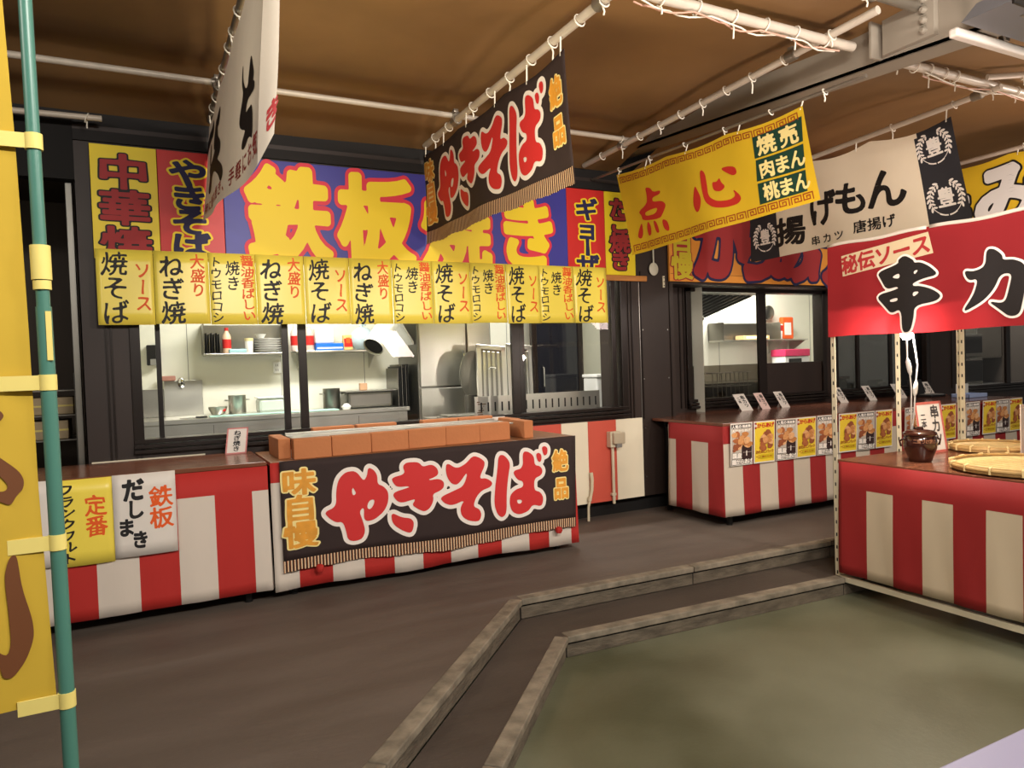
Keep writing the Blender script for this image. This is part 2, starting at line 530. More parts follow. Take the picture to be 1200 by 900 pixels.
YAKI=[[(0.1195,0.4936),(0.157,0.5329),(0.1582,0.6838),(0.1671,0.789),(0.1883,0.8472),(0.2125,0.8528),(0.2261,0.8245),(0.2425,0.7423),(0.2537,0.7937),(0.2576,0.8751),(0.2756,0.842),(0.2856,0.7835),(0.2845,0.7007),(0.3022,0.678),(0.3177,0.6169),(0.3164,0.5167),(0.3027,0.4326),(0.2732,0.3665),(0.2482,0.3546),(0.238,0.3864),(0.2412,0.5007),(0.225,0.463),(0.2343,0.3714),(0.2418,0.269),(0.2321,0.1961),(0.2074,0.1797),(0.187,0.2054),(0.183,0.2944),(0.1738,0.3853),(0.1551,0.3822),(0.1354,0.4281)],[(0.2056,0.7164),(0.2201,0.6293),(0.206,0.6147)],[(0.2501,0.5084),(0.2578,0.5552),(0.2738,0.5603),(0.2714,0.5113),(0.2602,0.4658),(0.2514,0.4747)],[(0.3284,0.7475),(0.3746,0.772),(0.3663,0.8479),(0.3779,0.8839),(0.419,0.8776),(0.4315,0.8225),(0.4604,0.8425),(0.4792,0.8024),(0.4842,0.7431),(0.4742,0.714),(0.4451,0.689),(0.445,0.6798),(0.4817,0.692),(0.5007,0.6568),(0.5,0.5991),(0.4879,0.5685),(0.4605,0.5435),(0.4637,0.4848),(0.4512,0.4089),(0.4317,0.3763),(0.4094,0.4136),(0.3912,0.4604),(0.403,0.5049),(0.3994,0.5142),(0.3581,0.4899),(0.3402,0.5247),(0.3284,0.6019),(0.3916,0.6396),(0.3906,0.6502),(0.3454,0.6498),(0.3333,0.7011)],[(0.3242,0.413),(0.3564,0.3495),(0.3859,0.3319),(0.3965,0.282),(0.3878,0.1833),(0.3657,0.2043),(0.337,0.2673),(0.3249,0.323)],[(0.5128,0.8444),(0.5454,0.7706),(0.5778,0.8077),(0.6051,0.8882),(0.6313,0.8572),(0.6512,0.7979),(0.6225,0.6402),(0.6493,0.6434),(0.6736,0.5875),(0.6647,0.5426),(0.6313,0.5183),(0.61,0.4546),(0.5987,0.364),(0.6208,0.3318),(0.6282,0.2693),(0.6192,0.2015),(0.5828,0.2224),(0.5593,0.2733),(0.5522,0.3466),(0.5588,0.4027),(0.5714,0.4451),(0.525,0.4015),(0.498,0.4373),(0.4832,0.5008),(0.5348,0.5521),(0.5691,0.5871),(0.5872,0.746),(0.5494,0.6055),(0.5277,0.6187),(0.5128,0.6876),(0.508,0.7704)],[(0.698,0.8683),(0.719,0.8625),(0.7414,0.7713),(0.7313,0.641),(0.7227,0.4621),(0.7201,0.2448),(0.7026,0.2034),(0.6862,0.2462),(0.675,0.3589),(0.6813,0.5369),(0.6919,0.7138)],[(0.7881,0.88),(0.8099,0.874),(0.8313,0.8189),(0.8323,0.7199),(0.8522,0.7077),(0.8629,0.6611),(0.8577,0.6068),(0.8284,0.5791),(0.8269,0.4499),(0.8489,0.4297),(0.8616,0.3631),(0.8537,0.2665),(0.8185,0.3046),(0.8023,0.2369),(0.767,0.2115),(0.7416,0.2485),(0.7319,0.3374),(0.7352,0.4334),(0.7573,0.4864),(0.7857,0.501),(0.7865,0.5621),(0.7629,0.5882),(0.7468,0.6847),(0.7881,0.7025)],[(0.7582,0.3763),(0.7798,0.3683),(0.7772,0.3325),(0.7641,0.3252)],[(0.8383,0.8478),(0.8539,0.8497),(0.8615,0.8104),(0.8571,0.7435),(0.8439,0.7597)],[(0.8613,0.9097),(0.8772,0.918),(0.8858,0.8846),(0.8828,0.8231),(0.8691,0.8083)]]
KUSHI=[[(0.4112,2.0994),(0.5742,2.1383),(0.5666,2.165),(0.6156,2.1891),(0.679,2.146),(0.6787,2.1293),(0.7223,2.1287),(0.7834,2.0926),(0.8381,2.0326),(0.7394,2.0202),(0.6693,1.996),(0.6689,1.9774),(0.7194,1.9736),(0.7948,1.945),(0.8541,1.8979),(0.8213,1.8648),(0.6782,1.8474),(0.6716,1.7618),(0.6453,1.6742),(0.5903,1.6772),(0.5864,1.8365),(0.5109,1.8072),(0.4699,1.8541),(0.3969,1.9411),(0.5657,1.9699),(0.5661,1.987),(0.4778,1.9746),(0.4421,2.0418)],[(0.5129,2.0526),(0.5781,2.0779),(0.5772,2.0352)],[(0.6777,2.079),(0.7117,2.0792),(0.6771,2.0465)],[(0.4993,1.9018),(0.5615,1.9131),(0.561,1.8893),(0.5073,1.8847)],[(0.6682,1.94),(0.7187,1.9366),(0.6694,1.9025)],[(0.9986,2.0369),(1.0623,2.0216),(1.129,2.0453),(1.1347,2.1468),(1.1791,2.144),(1.2261,2.0989),(1.2257,2.0697),(1.2878,2.0649),(1.3442,2.0363),(1.362,1.9728),(1.3415,1.8283),(1.3215,1.7397),(1.2601,1.732),(1.2058,1.7782),(1.1382,1.8351),(1.2142,1.8153),(1.242,1.8295),(1.2624,1.9024),(1.2806,1.9857),(1.2127,1.9877),(1.1756,1.9036),(1.1094,1.8335),(0.9812,1.7704),(1.0601,1.8814),(1.0867,1.9779),(1.0275,1.9677)]]
HIDEN=[(0.121,2.2552),(0.7715,2.3174),(0.8027,2.1755),(0.1317,2.1056)]
TENQ=[(5.445,3.256),(3.348,3.189),(3.271,2.562),(5.237,2.491)]
TEN=[[(0.471,0.5677),(0.4806,0.5107),(0.4944,0.3911),(0.4802,0.2813),(0.4569,0.2371),(0.442,0.3467)],[(0.5085,0.7315),(0.5325,0.6831),(0.5335,0.5227),(0.5315,0.385),(0.5666,0.3051),(0.627,0.2777),(0.6568,0.3046),(0.6449,0.4009),(0.6828,0.2757),(0.6654,0.2112),(0.6039,0.2065),(0.5436,0.2482),(0.5091,0.3411),(0.5039,0.5041)],[(0.5582,0.5442),(0.5789,0.519),(0.5959,0.5655),(0.6,0.5032),(0.6174,0.441),(0.5921,0.4008),(0.5586,0.4349)],[(0.6071,0.6557),(0.6377,0.6572),(0.6776,0.6195),(0.6826,0.5472),(0.6624,0.5241),(0.6325,0.5865)],[(0.1774,0.7469),(0.2084,0.7162),(0.2191,0.6568),(0.2679,0.6458),(0.2547,0.6025),(0.2098,0.6001),(0.2036,0.5415),(0.2609,0.522),(0.282,0.4611),(0.2578,0.3838),(0.2288,0.3191),(0.1116,0.3629),(0.1131,0.429),(0.095,0.4815),(0.1671,0.5432),(0.1776,0.6414)],[(0.1398,0.4551),(0.1399,0.4028),(0.2084,0.3933),(0.2328,0.4652)],[(0.1053,0.3603),(0.0963,0.2091),(0.0757,0.158),(0.0548,0.19),(0.0699,0.2652)],[(0.1456,0.3475),(0.1611,0.2763),(0.1526,0.178),(0.1303,0.1594),(0.1291,0.2531)],[(0.185,0.3349),(0.2034,0.2931),(0.2092,0.1665),(0.1898,0.1673),(0.1831,0.2431)],[(0.2393,0.3128),(0.2686,0.2747),(0.2743,0.1695),(0.2609,0.1469),(0.2388,0.2006)]]
TENGREEN=[[(0.7797,0.8825),(0.9907,0.8983),(0.9786,0.6416),(0.7745,0.6363)],[(0.7764,0.6156),(0.9774,0.6151),(0.9666,0.3666),(0.7639,0.3825)],[(0.7647,0.3571),(0.9655,0.3455),(0.9566,0.127),(0.7577,0.1282)]]
NOB=[[(-0.2919,1.5074),(-0.2676,1.4985),(-0.2524,1.49),(-0.2484,1.4798),(-0.2564,1.4697),(-0.2816,1.4615),(-0.3001,1.459)],[(-0.3018,1.4215),(-0.2775,1.4157),(-0.2595,1.3989),(-0.2292,1.3692),(-0.2204,1.349),(-0.2232,1.33),(-0.2345,1.3196),(-0.245,1.2993),(-0.2634,1.3114),(-0.2818,1.3174),(-0.3003,1.3158)],[(-0.2704,1.3641),(-0.2611,1.3632),(-0.2463,1.3402),(-0.2531,1.3294),(-0.2687,1.3311),(-0.2806,1.3439)],[(-0.2603,1.1651),(-0.2527,1.1947),(-0.2428,1.2025),(-0.2382,1.1925),(-0.2332,1.1296),(-0.218,1.0643),(-0.2171,1.025),(-0.2333,0.9814),(-0.257,0.9517),(-0.2727,0.9553),(-0.2765,0.9832),(-0.2919,1.0174),(-0.2855,1.0198),(-0.2675,1.0006),(-0.2611,1.003),(-0.2557,1.0252),(-0.2574,1.0874),(-0.2604,1.1343)]]
NOBF=[(-0.2152,2.3122),(-0.2072,2.0424),(-0.2011,1.6559),(-0.1976,1.333),(-0.1845,0.8835),(-0.2819,0.8885)]
LBAN=[[(0.7583,0.6413),(0.7612,0.5408),(0.8088,0.4462),(0.8475,0.4241),(0.8668,0.4761),(0.8897,0.539),(0.9163,0.4695),(0.938,0.4099),(0.8735,0.4221),(0.8586,0.4053),(0.9416,0.3801),(0.9465,0.3628),(0.8298,0.3884),(0.8087,0.3274),(0.8601,0.3063),(0.9207,0.2967),(0.9288,0.1594),(0.874,0.205),(0.7922,0.1864),(0.7458,0.2148),(0.8281,0.258),(0.7295,0.3345),(0.7099,0.3826),(0.7771,0.4729),(0.7428,0.5688)],[(0.3717,0.7937),(0.3736,0.6641),(0.3319,0.6645),(0.3574,0.5499),(0.4248,0.4706),(0.4327,0.3921),(0.3544,0.3831),(0.4849,0.2528),(0.5154,0.1797),(0.4881,0.1476),(0.43,0.2362),(0.3257,0.3225),(0.1986,0.3602),(0.1565,0.2309),(0.0841,0.2533),(0.1199,0.3965),(0.0926,0.4983),(0.1925,0.4855),(0.3255,0.47),(0.2293,0.5751),(0.2719,0.7083),(0.3215,0.7414)],[(0.178,0.8954),(0.2271,0.7235),(0.1075,0.7819),(0.028,0.7434),(-0.0363,0.5939),(-0.0749,0.6275),(0.0362,0.8751),(0.1454,0.8541)],[(0.1477,0.6939),(0.1367,0.513),(0.097,0.5281),(0.111,0.6967)]]

# ================================================================== STRUCTURE
# ---- raised deck, two steps down, lower green floor
Z1, Z2 = -0.13, -0.26
deck_edge = [(13.5, 3.85), (5.0, 4.06), (2.15, 4.16), (0.777, 2.713), (-2.74, -1.0)]
tread_edge = [(13.5, 3.40), (4.6, 3.62), (2.24, 3.738), (1.258, 2.671), (-2.11, -1.0)]
def slab(edge, y_far, z, zb, m, name):
    mb = MB()
    poly = [(p[0], p[1], z) for p in edge] + [(-6.0, -1.0, z), (-6.0, y_far, z), (13.5, y_far, z)]
    mb.poly(poly, m)
    return struct(mb, name)
slab(deck_edge, 6.3, 0.0, Z1, M_deck, 'floor')
mb = MB()
for i in range(len(deck_edge) - 1):
    a, b = deck_edge[i], deck_edge[i + 1]
    c, d = tread_edge[i], tread_edge[i + 1]
    mb.poly([(a[0], a[1], Z1), (b[0], b[1], Z1), (d[0], d[1], Z1), (c[0], c[1], Z1)], M_tread)
struct(mb, 'floor_tread')
mb = MB()
mb.poly([(-8, -4, Z2), (14, -4, Z2), (14, 5, Z2), (-8, 5, Z2)], M_green)
struct(mb, 'floor_lower')
def step_trim(edge, ztop, zbot, name):
    mb = MB()
    for i in range(len(edge) - 1):
        a, b = Vector((*edge[i], 0)), Vector((*edge[i + 1], 0))
        d = (b - a).normalized()
        nrm = Vector((-d.y, d.x, 0))          # away from the step's drop
        if nrm.dot(Vector((-0.5, 1, 0))) < 0:
            nrm = -nrm
        L = (b - a).length
        n = max(1, int(L / 1.35))
        for k in range(n):
            p = a + d * (L * k / n + 0.004); q = a + d * (L * (k + 1) / n - 0.004)
            M = Matrix(((d.x, nrm.x, 0, p.x), (d.y, nrm.y, 0, p.y), (0, 0, 1, 0), (0, 0, 0, 1)))
            w_ = (q - p).length
            mb.box(0, w_, -0.012, 0.075, ztop - 0.035, ztop + 0.006, M_nose, 0.006, M)
            mb.box(0, w_, 0.006, 0.03, zbot, ztop - 0.05, M_riser, 0.004, M)
        M = Matrix(((d.x, nrm.x, 0, a.x), (d.y, nrm.y, 0, a.y), (0, 0, 1, 0), (0, 0, 0, 1)))
        mb.box(0, L, 0.012, 0.05, zbot, ztop - 0.02, M_void, 0, M)
    return struct(mb, name)
step_trim(deck_edge, 0.0, Z1, 'trim_1')
step_trim(tread_edge, Z1, Z2, 'trim_2')

# ---- dark sided wall of the food stalls
Y0 = 5.9
def ribs(mb, y, z0, z1, xs):
    for x in xs:
        mb.box(x, x + .012, y - .012, y, z0, z1, M_frame)
def wallpiece(name, *boxes):
    mb = MB()
    for b in boxes:
        mb.box(*b)
    return mb, name
mb = MB(); mb.box(-0.36, 0.0, Y0, 6.05, 0.16, 3.34, M_wall); ribs(mb, Y0, .95, 2.45, (-.22, -.19, -.06, -.03)); struct(mb, 'wall_back_left')
mb = MB(); mb.box(0.0, 4.30, Y0, 6.05, 2.46, 3.34, M_wall); struct(mb, 'wall_back')
mb = MB(); mb.box(0.0, 4.30, Y0, 6.05, 0.16, 0.985, M_wall); struct(mb, 'wall_back_lower')
mb = MB(); mb.box(4.30, 4.96, Y0, 6.3, 0.16, 3.34, M_wall); ribs(mb, Y0, .95, 2.45, (4.37, 4.41, 4.53, 4.9))
for x in (4.545, 4.865):
    for z in (0.35, 0.85, 1.35, 1.85):
        mb.box(x, x + .012, Y0 - .006, Y0, z, z + .012, M_steel)
mb.box(4.51, 4.515, Y0 - .008, Y0, 0.16, 2.34, M_steel)
struct(mb, 'wall_back_post')
mb = MB(); mb.box(-0.36, 4.96, 6.0, 6.05, 0.0, 0.16, M_void); struct(mb, 'dark_void_strip')  # near-black strip paints the dark void below the raised units
mb = MB(); mb.box(4.96, 13.5, Y0, 6.28, 2.33, 3.34, M_wall); struct(mb, 'wall_right_header')
mb = MB(); mb.box(4.96, 5.40, 6.2, 6.3, 0.0, 2.33, M_wall); ribs(mb, 6.2, 1.0, 2.33, (5.06, 5.12, 5.28, 5.34)); struct(mb, 'wall_right_post')
mb = MB(); mb.box(5.40, 13.5, 6.2, 6.3, 0.0, 0.99, M_wall); struct(mb, 'wall_right_lower')
mb = MB(); mb.box(7.56, 7.80, 6.2, 6.3, 0.99, 2.33, M_wall); struct(mb, 'wall_right_pier')
mb = MB(); mb.box(9.62, 10.46, 6.2, 6.3, 0.99, 2.33, M_wall); ribs(mb, 6.2, 1.0, 2.33, (9.7, 10.2)); struct(mb, 'wall_right_panel')
mb = MB(); M_dk = mat('shadowed_header', (18, 13, 11), .7); mb.box(-4.0, 13.5, 5.92, 6.3, 3.34, 3.75, M_dk); mb.box(-0.36, 13.5, 5.875, 5.92, 3.225, 3.30, M_dk); struct(mb, 'trim_9')  # header near-black, the shade above the signs put into its colour
mb = MB(); mb.box(4.97, 9.6, 5.895, 6.195, .925, .952, mat('brown_laminate_shiny', (112, 70, 54), .16, 0, .1, 3, (.6, 6, 1))); struct(mb, 'trim_8')

mb = MB()      # red and white vinyl panels below the window
xs = [2.30, 2.62, 2.92, 3.23, 3.536, 3.837, 4.171, 4.50]
for i in range(len(xs) - 1):
    mb.box(xs[i], xs[i + 1] - .002, 5.875, 5.9, 0.165, 0.965, M_panelw if i % 2 == 0 else M_panelr)
mb.box(-0.34, 0.40, 5.87, 5.9, 0.9, 0.955, M_panelw)
struct(mb, 'trim_3')

# ---- window 1, four sliding sashes
def window(name, x0, x1, z0, z1, y, mull, panes, frame_w=.07, depth=.12):
    r = bpy.data.objects.new(name, None); COL.objects.link(r); r['kind'] = 'structure'
    r.location = (x0, y, z0); r['_base'] = (x0, y, z0)
    f = MB()
    f.box(x0 - frame_w, x0, y - .03, y + depth, z0 - .1, z1 + .06, M_frame, .004)
    f.box(x1, x1 + frame_w, y - .03, y + depth, z0 - .1, z1 + .06, M_frame, .004)
    f.box(x0 - frame_w, x1 + frame_w, y - .03, y + depth, z1, z1 + .08, M_frame, .004)
    f.box(x0 - frame_w, x1 + frame_w, y - .035, y + depth, z0 - .03, z0, M_frame, .004)
    f.box(x0 - frame_w, x1 + frame_w, y - .055, y + depth, z0 - .065, z0 - .038, M_frame, .004)
    f.box(x0 - frame_w, x1 + frame_w, y - .07, y + depth, z0 - .1, z0 - .072, M_frame, .004)
    f.build('window_frame', r)
    for (a, b, yy) in mull:
        g = MB(); g.box(a, b, yy - .018, yy + .018, z0, z1, M_frame, .003); g.build('mullion', r)
    for (a, b, c, d, yy, mm) in panes:
        g = MB(); g.poly([(a, yy, c), (b, yy, c), (b, yy, d), (a, yy, d)], mm); g.build('glass_pane', r)
    return r
window('window_1', 0.0, 4.28, 1.09, 2.44, 5.92,
       [(0.10, 0.135, 6.0), (1.005, 1.055, 5.96), (1.14, 1.205, 6.0), (3.07, 3.15, 5.96), (3.17, 3.225, 6.0), (4.20, 4.25, 5.96)],
       [(0.0, 1.02, 1.09, 2.44, 5.975, M_glass), (1.03, 3.1, 1.09, 2.44, 6.01, M_glass), (3.2, 4.22, 1.09, 2.44, 5.975, M_glass)])
window('window_2', 5.44, 7.54, 1.09, 2.29, 6.2,
       [(6.475, 6.60, 6.21)],
       [(5.44, 6.48, 1.46, 2.29, 6.225, M_glass), (5.44, 6.48, 1.09, 1.46, 6.225, M_dglass), (6.6, 7.54, 1.46, 2.33, 6.225, M_glass)])
mb = MB(); mb.box(6.6, 7.54, 6.2, 6.23, 1.09, 1.46, M_wall); struct(mb, 'trim_4')
window('window_3', 7.82, 9.6, 1.09, 2.29, 6.2,
       [(8.2, 8.25, 6.21), (8.88, 8.93, 6.23)],
       [(7.82, 8.9, 1.09, 2.29, 6.225, M_bglass), (8.9, 9.6, 1.09, 2.29, 6.24, M_bglass)])
window('window_4', 10.5, 13.3, 1.02, 2.29, 6.2, [(11.55, 11.66, 6.21)], [(10.5, 11.58, 1.02, 2.29, 6.225, M_glass), (11.6, 13.3, 1.02, 2.29, 6.225, M_glass)])

# ---- kitchens behind the windows
def room(x0, x1, y0, y1, z0, z1, m, name, mf=None):
    def plane(nm, *pts):
        mb = MB(); mb.poly(pts, mf if (mf and nm.startswith('floor')) else m)
        if nm.endswith('back'):
            for k in range(int((x1 - x0) / .91)):
                x = x0 + .72 + k * .91
                mb.box(x, x + .006, y1 - .003, y1, z0, z1, M_grey)
        struct(mb, nm)
    plane('wall_%s_back' % name, (x0, y1, z0), (x1, y1, z0), (x1, y1, z1), (x0, y1, z1))
    plane('wall_%s_left' % name, (x0, y0, z0), (x0, y1, z0), (x0, y1, z1), (x0, y0, z1))
    plane('wall_%s_right' % name, (x1, y0, z0), (x1, y1, z0), (x1, y1, z1), (x1, y0, z1))
    plane('ceiling_%s' % name, (x0, y0, z1), (x1, y0, z1), (x1, y1, z1), (x0, y1, z1))
    plane('floor_%s' % name, (x0, y0, z0), (x1, y0, z0), (x1, y1, z0), (x0, y1, z0))
room(-0.30, 5.5, 6.06, 8.0, 0.3, 3.0, M_kwall, 'kitchen', M_grey)
room(5.55, 9.2, 6.32, 7.6, 0.3, 3.0, M_kwall, 'fry_kitchen', M_grey)
M_dim = mat('dim_brown_wall', (60, 52, 46), 0.5, 0, .1, 2)
room(9.25, 13.5, 6.32, 7.9, 0.3, 3.0, M_dim, 'far_kitchen')
room(-3.6, -0.37, 5.9, 8.4, 0.0, 3.3, mat('dark_room_wall', (74, 62, 50), 0.6, 0, .15, 2, (3, 1, .3)), 'unlit_room')
mb = MB(); mb.box(-3.6, -.36, 5.9, 6.0, 2.95, 3.4, M_void); struct(mb, 'trim_5')
mb = MB(); mb.box(-0.43, -0.385, 6.0, 6.06, 0, 2.95, M_steeld, .004); struct(mb, 'trim_6')

# ---- tarpaulin ceiling and steel beam
def tarp(x0, x1, y0, y1, z, name, amp, ph):
    mb = MB()
    def fn(u, v):
        x = x0 + (x1 - x0) * u; y = y0 + (y1 - y0) * v
        return (x, y, z - .20 * max(0, (y - 5.24) / .7) + amp * (1 - .7 * max(0, min(1, y - 4.6))) * (math.sin(x * 2.1 + ph) * math.cos(y * 1.7 + ph) + .5 * math.sin(x * 4.3 + y * 3.1)) - .03 * math.cos((y - 3.1) * 3.1) * (y < 5.1))
    mb.grid(fn, 60, 50, M_tarp)
    return struct(mb, name)
tarp(-4.5, 4.26, -1.5, 6.0, 3.63, 'ceiling', .018, 0)
tarp(4.4, 13.5, -1.5, 6.0, 3.58, 'ceiling_right', .018, 1.3)
mb = MB()
def bz(y): return 3.365 + (y - 2.9) * 0.07
for (xa, xb, h0, h1) in ((4.24, 4.26, 0, .5), (4.24, 4.44, 0, .022)):
    ya, yb = -1.0, 6.0
    V = [(xa, ya, bz(ya) + h0), (xb, ya, bz(ya) + h0), (xb, yb, bz(yb) + h0), (xa, yb, bz(yb) + h0),
         (xa, ya, bz(ya) + h1), (xb, ya, bz(ya) + h1), (xb, yb, bz(yb) + h1), (xa, yb, bz(yb) + h1)]
    mb.faces(V, [(0, 3, 2, 1), (4, 5, 6, 7), (0, 1, 5, 4), (1, 2, 6, 5), (2, 3, 7, 6), (3, 0, 4, 7)], M_beam)
mb.box(4.14, 4.26, 2.98, 3.0, 3.39, 3.9, M_beam, .003)
mb.box(4.20, 4.25, 2.62, 2.95, 3.40, 3.9, M_beam, .003)
for z in (3.44, 3.5, 3.56, 3.62, 3.68):
    for y in (2.68,):
        mb.lathe([(.0, 0), (.022, 0), (.022, .018), (.012, .03), (0, .03)], (0, 0, 0), M_beam, 8, Matrix.Translation((4.2, y, z)) @ Matrix.Rotation(-math.pi / 2, 4, 'Y'))
struct(mb, 'trim_7')

# ================================================================== PIPES
def pipe(label, a, b, r, m, ties=(), name='scaffold_pipe', wire=False, clamp=()):
    t = thing(name, label, 'pipe', a, 'overhead pipes carrying the banners')
    A, B = Vector(a), Vector(b)
    mb = MB(); mb.tube([A, B], r, m, 14); mb.build('tube', t)
    d = (B - A).normalized()
    up = Vector((0, 0, 1)); sd = d.cross(up).normalized()
    for k, f in enumerate(ties):
        p = A + (B - A) * f
        mb = MB()
        ring = []
        for q in range(13):
            an = 2 * math.pi * q / 12
            ring.append(p + (sd * math.cos(an) + up * math.sin(an) * 1.15) * (r + .006) + d * .012 * math.sin(an) - up * .004)
        mb.tube(ring, .0045, M_tie, 6)
        if k % 2 == 0:
            e = p - up * (r + .004) - sd * .01
            mb.tube([e, e - up * .03 + sd * .012, e - up * (.05 + .02 * (k % 3)) + sd * .006], .005, M_tie, 6)
        mb.build('cord_tie', t)
    for f in clamp:
        p = A + (B - A) * f
        mb = MB(); mb.tube([p - d * .035, p + d * .035], r + .012, M_pipeg, 12)
        mb.box(p.x - .02, p.x + .02, p.y - .02, p.y + .02, p.z + r, p.z + r + .03, M_pipeg, .004)
        mb.build('pipe_clamp', t)
    if wire:
        for j, ph in enumerate((0, 1.4)):
            mb = MB()
            pts = []
            for q in range(25):
                f = .1 + .82 * q / 24
                p = A + (B - A) * f
                pts.append(p + sd * (.028 * math.cos(q * .7 + ph)) - up * (r + .012 + .016 * abs(math.sin(q * .8 + ph))))
            mb.tube(pts, .005, mat('pinkish_cable', (206, 160, 140), .5) if j else M_tie, 6)
            mb.build('cable', t)
    return t
pipe('galvanised pipe holding the white brush-lettered banner, far left', (.54, 2.2, 3.455), (.54, 5.85, 3.455), .026, M_pipeg, [.30, .42, .5, .57, .63, .72, .86, .92], clamp=(.81,))
pipe('pale pipe from which the dark noodle banner hangs', (2.25, 2.9, 3.455), (2.25, 5.85, 3.455), .026, M_pipe, [.09, .17, .27, .36, .46, .56, .66, .82, .92], clamp=(.10, .77))
pipe('thin pale pipe alongside the grey steel beam', (3.87, 2.74, 3.525), (3.87, 5.85, 3.44), .025, M_pipe, [.10, .22, .31, .39, .47, .55, .63, .72, .8, .9], clamp=(.2, .80))
pipe('long white crossbar pipe running parallel to the sign wall', (-3.4, 5.2, 3.50), (3.95, 5.2, 3.50), .021, M_pipe, [.985], clamp=(.535, .77))
pipe('short white pipe end above the dark doorway', (-3.2, 5.74, 3.30), (-.17, 5.74, 3.345), .02, M_pipe, [.97])
pipe('thin grey pipe under the beam from which the yellow 点心 banner hangs', (3.975, 2.9, 3.225), (3.975, 5.87, 3.318), .012, M_pipeg, [.1, .25, .4, .55, .7, .85])
pipe('thick white pipe with taped cables left of the beam', (2.2, 3.1, 3.50), (4.12, 3.1, 3.50), .03, M_pipe, [.2, .33, .47, .6, .73, .87], wire=True, clamp=(.04,))
pipe('thick white pipe with cord rings right of the beam', (4.45, 3.1, 3.48), (8.2, 3.1, 3.48), .03, M_pipe, [.03, .08, .12, .165, .2, .33, .4], wire=True)
pipe('pale pipe from which the cream fried-food banner hangs', (5.62, 3.02, 3.44), (5.62, 5.85, 3.33), .022, M_pipe, [.02, .12, .3, .6], clamp=(.06,))
pipe('pale pipe above the yellow banner at the far right', (7.0, 2.6, 3.33), (7.0, 5.85, 3.30), .02, M_pipe, [.3, .5, .75])
pipe('dark grey pipe crossing under the tarp at the beam end', (3.6, 2.72, 3.60), (4.2, 2.72, 3.60), .035, M_pipeg, [.25], clamp=(.3,))
pipe('pale bracing pipe beside the lamp housing', (5.50, 3.05, 3.50), (7.4, 2.0, 3.56), .022, M_pipe, [.12])

# lamp housing top right
t = thing('lamp_housing', 'grey lamp housing with a white tube bar at top right', 'lamp', (4.4, 2.4, 3.3))
mb = MB()
V = [(4.02, 2.36, 3.315), (6.0, 2.36, 3.315), (6.0, 2.10, 3.315), (4.02, 2.10, 3.315), (4.06, 2.30, 3.40), (6.0, 2.30, 3.40), (6.0, 2.16, 3.40), (4.06, 2.16, 3.40)]
mb.faces(V, [(4, 5, 6, 7), (0, 1, 5, 4), (2, 3, 7, 6), (1, 2, 6, 5), (3, 0, 4, 7), (0, 3, 2, 1)], mat('grey_enamel', (112, 112, 116), .35), False)
mb.build('housing', t)
mb = MB(); mb.box(4.06, 6.0, 2.40, 2.455, 3.275, 3.325, mat('white_enamel', (226, 216, 206), .4), .012); mb.build('tube_bar', t)
mb = MB(); mb.box(4.02, 6.0, 2.09, 2.105, 3.30, 3.36, M_black, .003); mb.build('edge_strip', t)
mb = MB(); mb.box(4.5, 4.54, 2.2, 2.24, 3.4, 3.58, M_beam, .004); mb.box(5.6, 5.64, 2.2, 2.24, 3.4, 3.58, M_beam, .004); mb.box(4.5, 4.54, 2.2, 2.43, 3.385, 3.41, M_beam); mb.box(4.5, 4.54, 2.39, 2.43, 3.32, 3.41, M_beam); mb.build('bracket', t)

# ================================================================== SIGN BOARDS ON THE WALL
def board(x0, x1, z0, z1, m, label, y=5.86):
    t = thing('sign_board', label, 'sign', ((x0 + x1) / 2, y + .02, z0), 'painted sign boards above the kitchen windows')
    mb = MB(); mb.box(x0, x1 - .004, y, y + .025, z0, z1, m, .002); mb.build('panel', t)
    return t
t = board(-0.262, 0.165, 2.40, 3.205, M_ysign, 'yellow sign board with thick red 中華 lettering, left end of wall')
L = Letters(flat_y(0, 0, 5.859))
for c, z in (('中', 3.02), ('華', 2.765), ('焼', 2.505)):
    L.outlined(c, -.055, z, .34, .26, I_drd, I_blk, .030, .066, N=64)
L.build(t)
t = board(0.165, 0.61, 2.40, 3.205, M_rsign, 'red sign board with vertical navy やきそば, partly behind white banner')
L = Letters(flat_y(0, 0, 5.859))
for c, z in (('や', 3.05), ('き', 2.87), ('そ', 2.69), ('ば', 2.51)):
    L.outlined(c, .37, z, .27, .21, I_navy, I_yel, .04, .10, N=50)
L.build(t)
t = board(0.61, 3.665, 2.40, 3.205, M_bsign, 'wide blue sign board with huge yellow 鉄板焼き outlined in red')
L = Letters(flat_y(0, 0, 5.859))
for c, x, z, w, h in (('鉄', 1.09, 2.79, .655, .76), ('板', 1.80, 2.785, .655, .76), ('焼', 2.52, 2.76, .655, .76), ('き', 3.235, 2.75, .66, .70)):
    L.outlined(c, x, z, w, h, I_yel, I_pink, .047, .09, N=84)
L.build(t)
t = board(3.665, 4.10, 2.40, 3.215, M_rsign, 'red sign board with navy vertical ギョーザ right of the blue board')
L = Letters(flat_y(0, 0, 5.859))
for c, z, r in (('ギ', 3.02, 0), ('ョ', 2.83, 0), ('ー', 2.67, -math.pi / 2), ('ザ', 2.49, 0)):
    L.outlined(c, 3.885, z, .27, .22, I_navy, I_yel, .035, .10, rot=r, N=50)
L.build(t)
t = board(4.10, 4.46, 2.40, 3.215, M_ysign, 'narrow yellow sign board with red たこ焼き beside the dark post')
L = Letters(flat_y(0, 0, 5.859))
for c, z in (('た', 3.06), ('こ', 2.90), ('焼', 2.72), ('き', 2.54)):
    L.outlined(c, 4.27, z, .25, .2, I_drd, I_blk, .04, .09, N=50)
L.build(t)
M_ply = mat('plywood_edge', (186, 122, 60), .6, 0, .12, 4, (1, 1, 6))
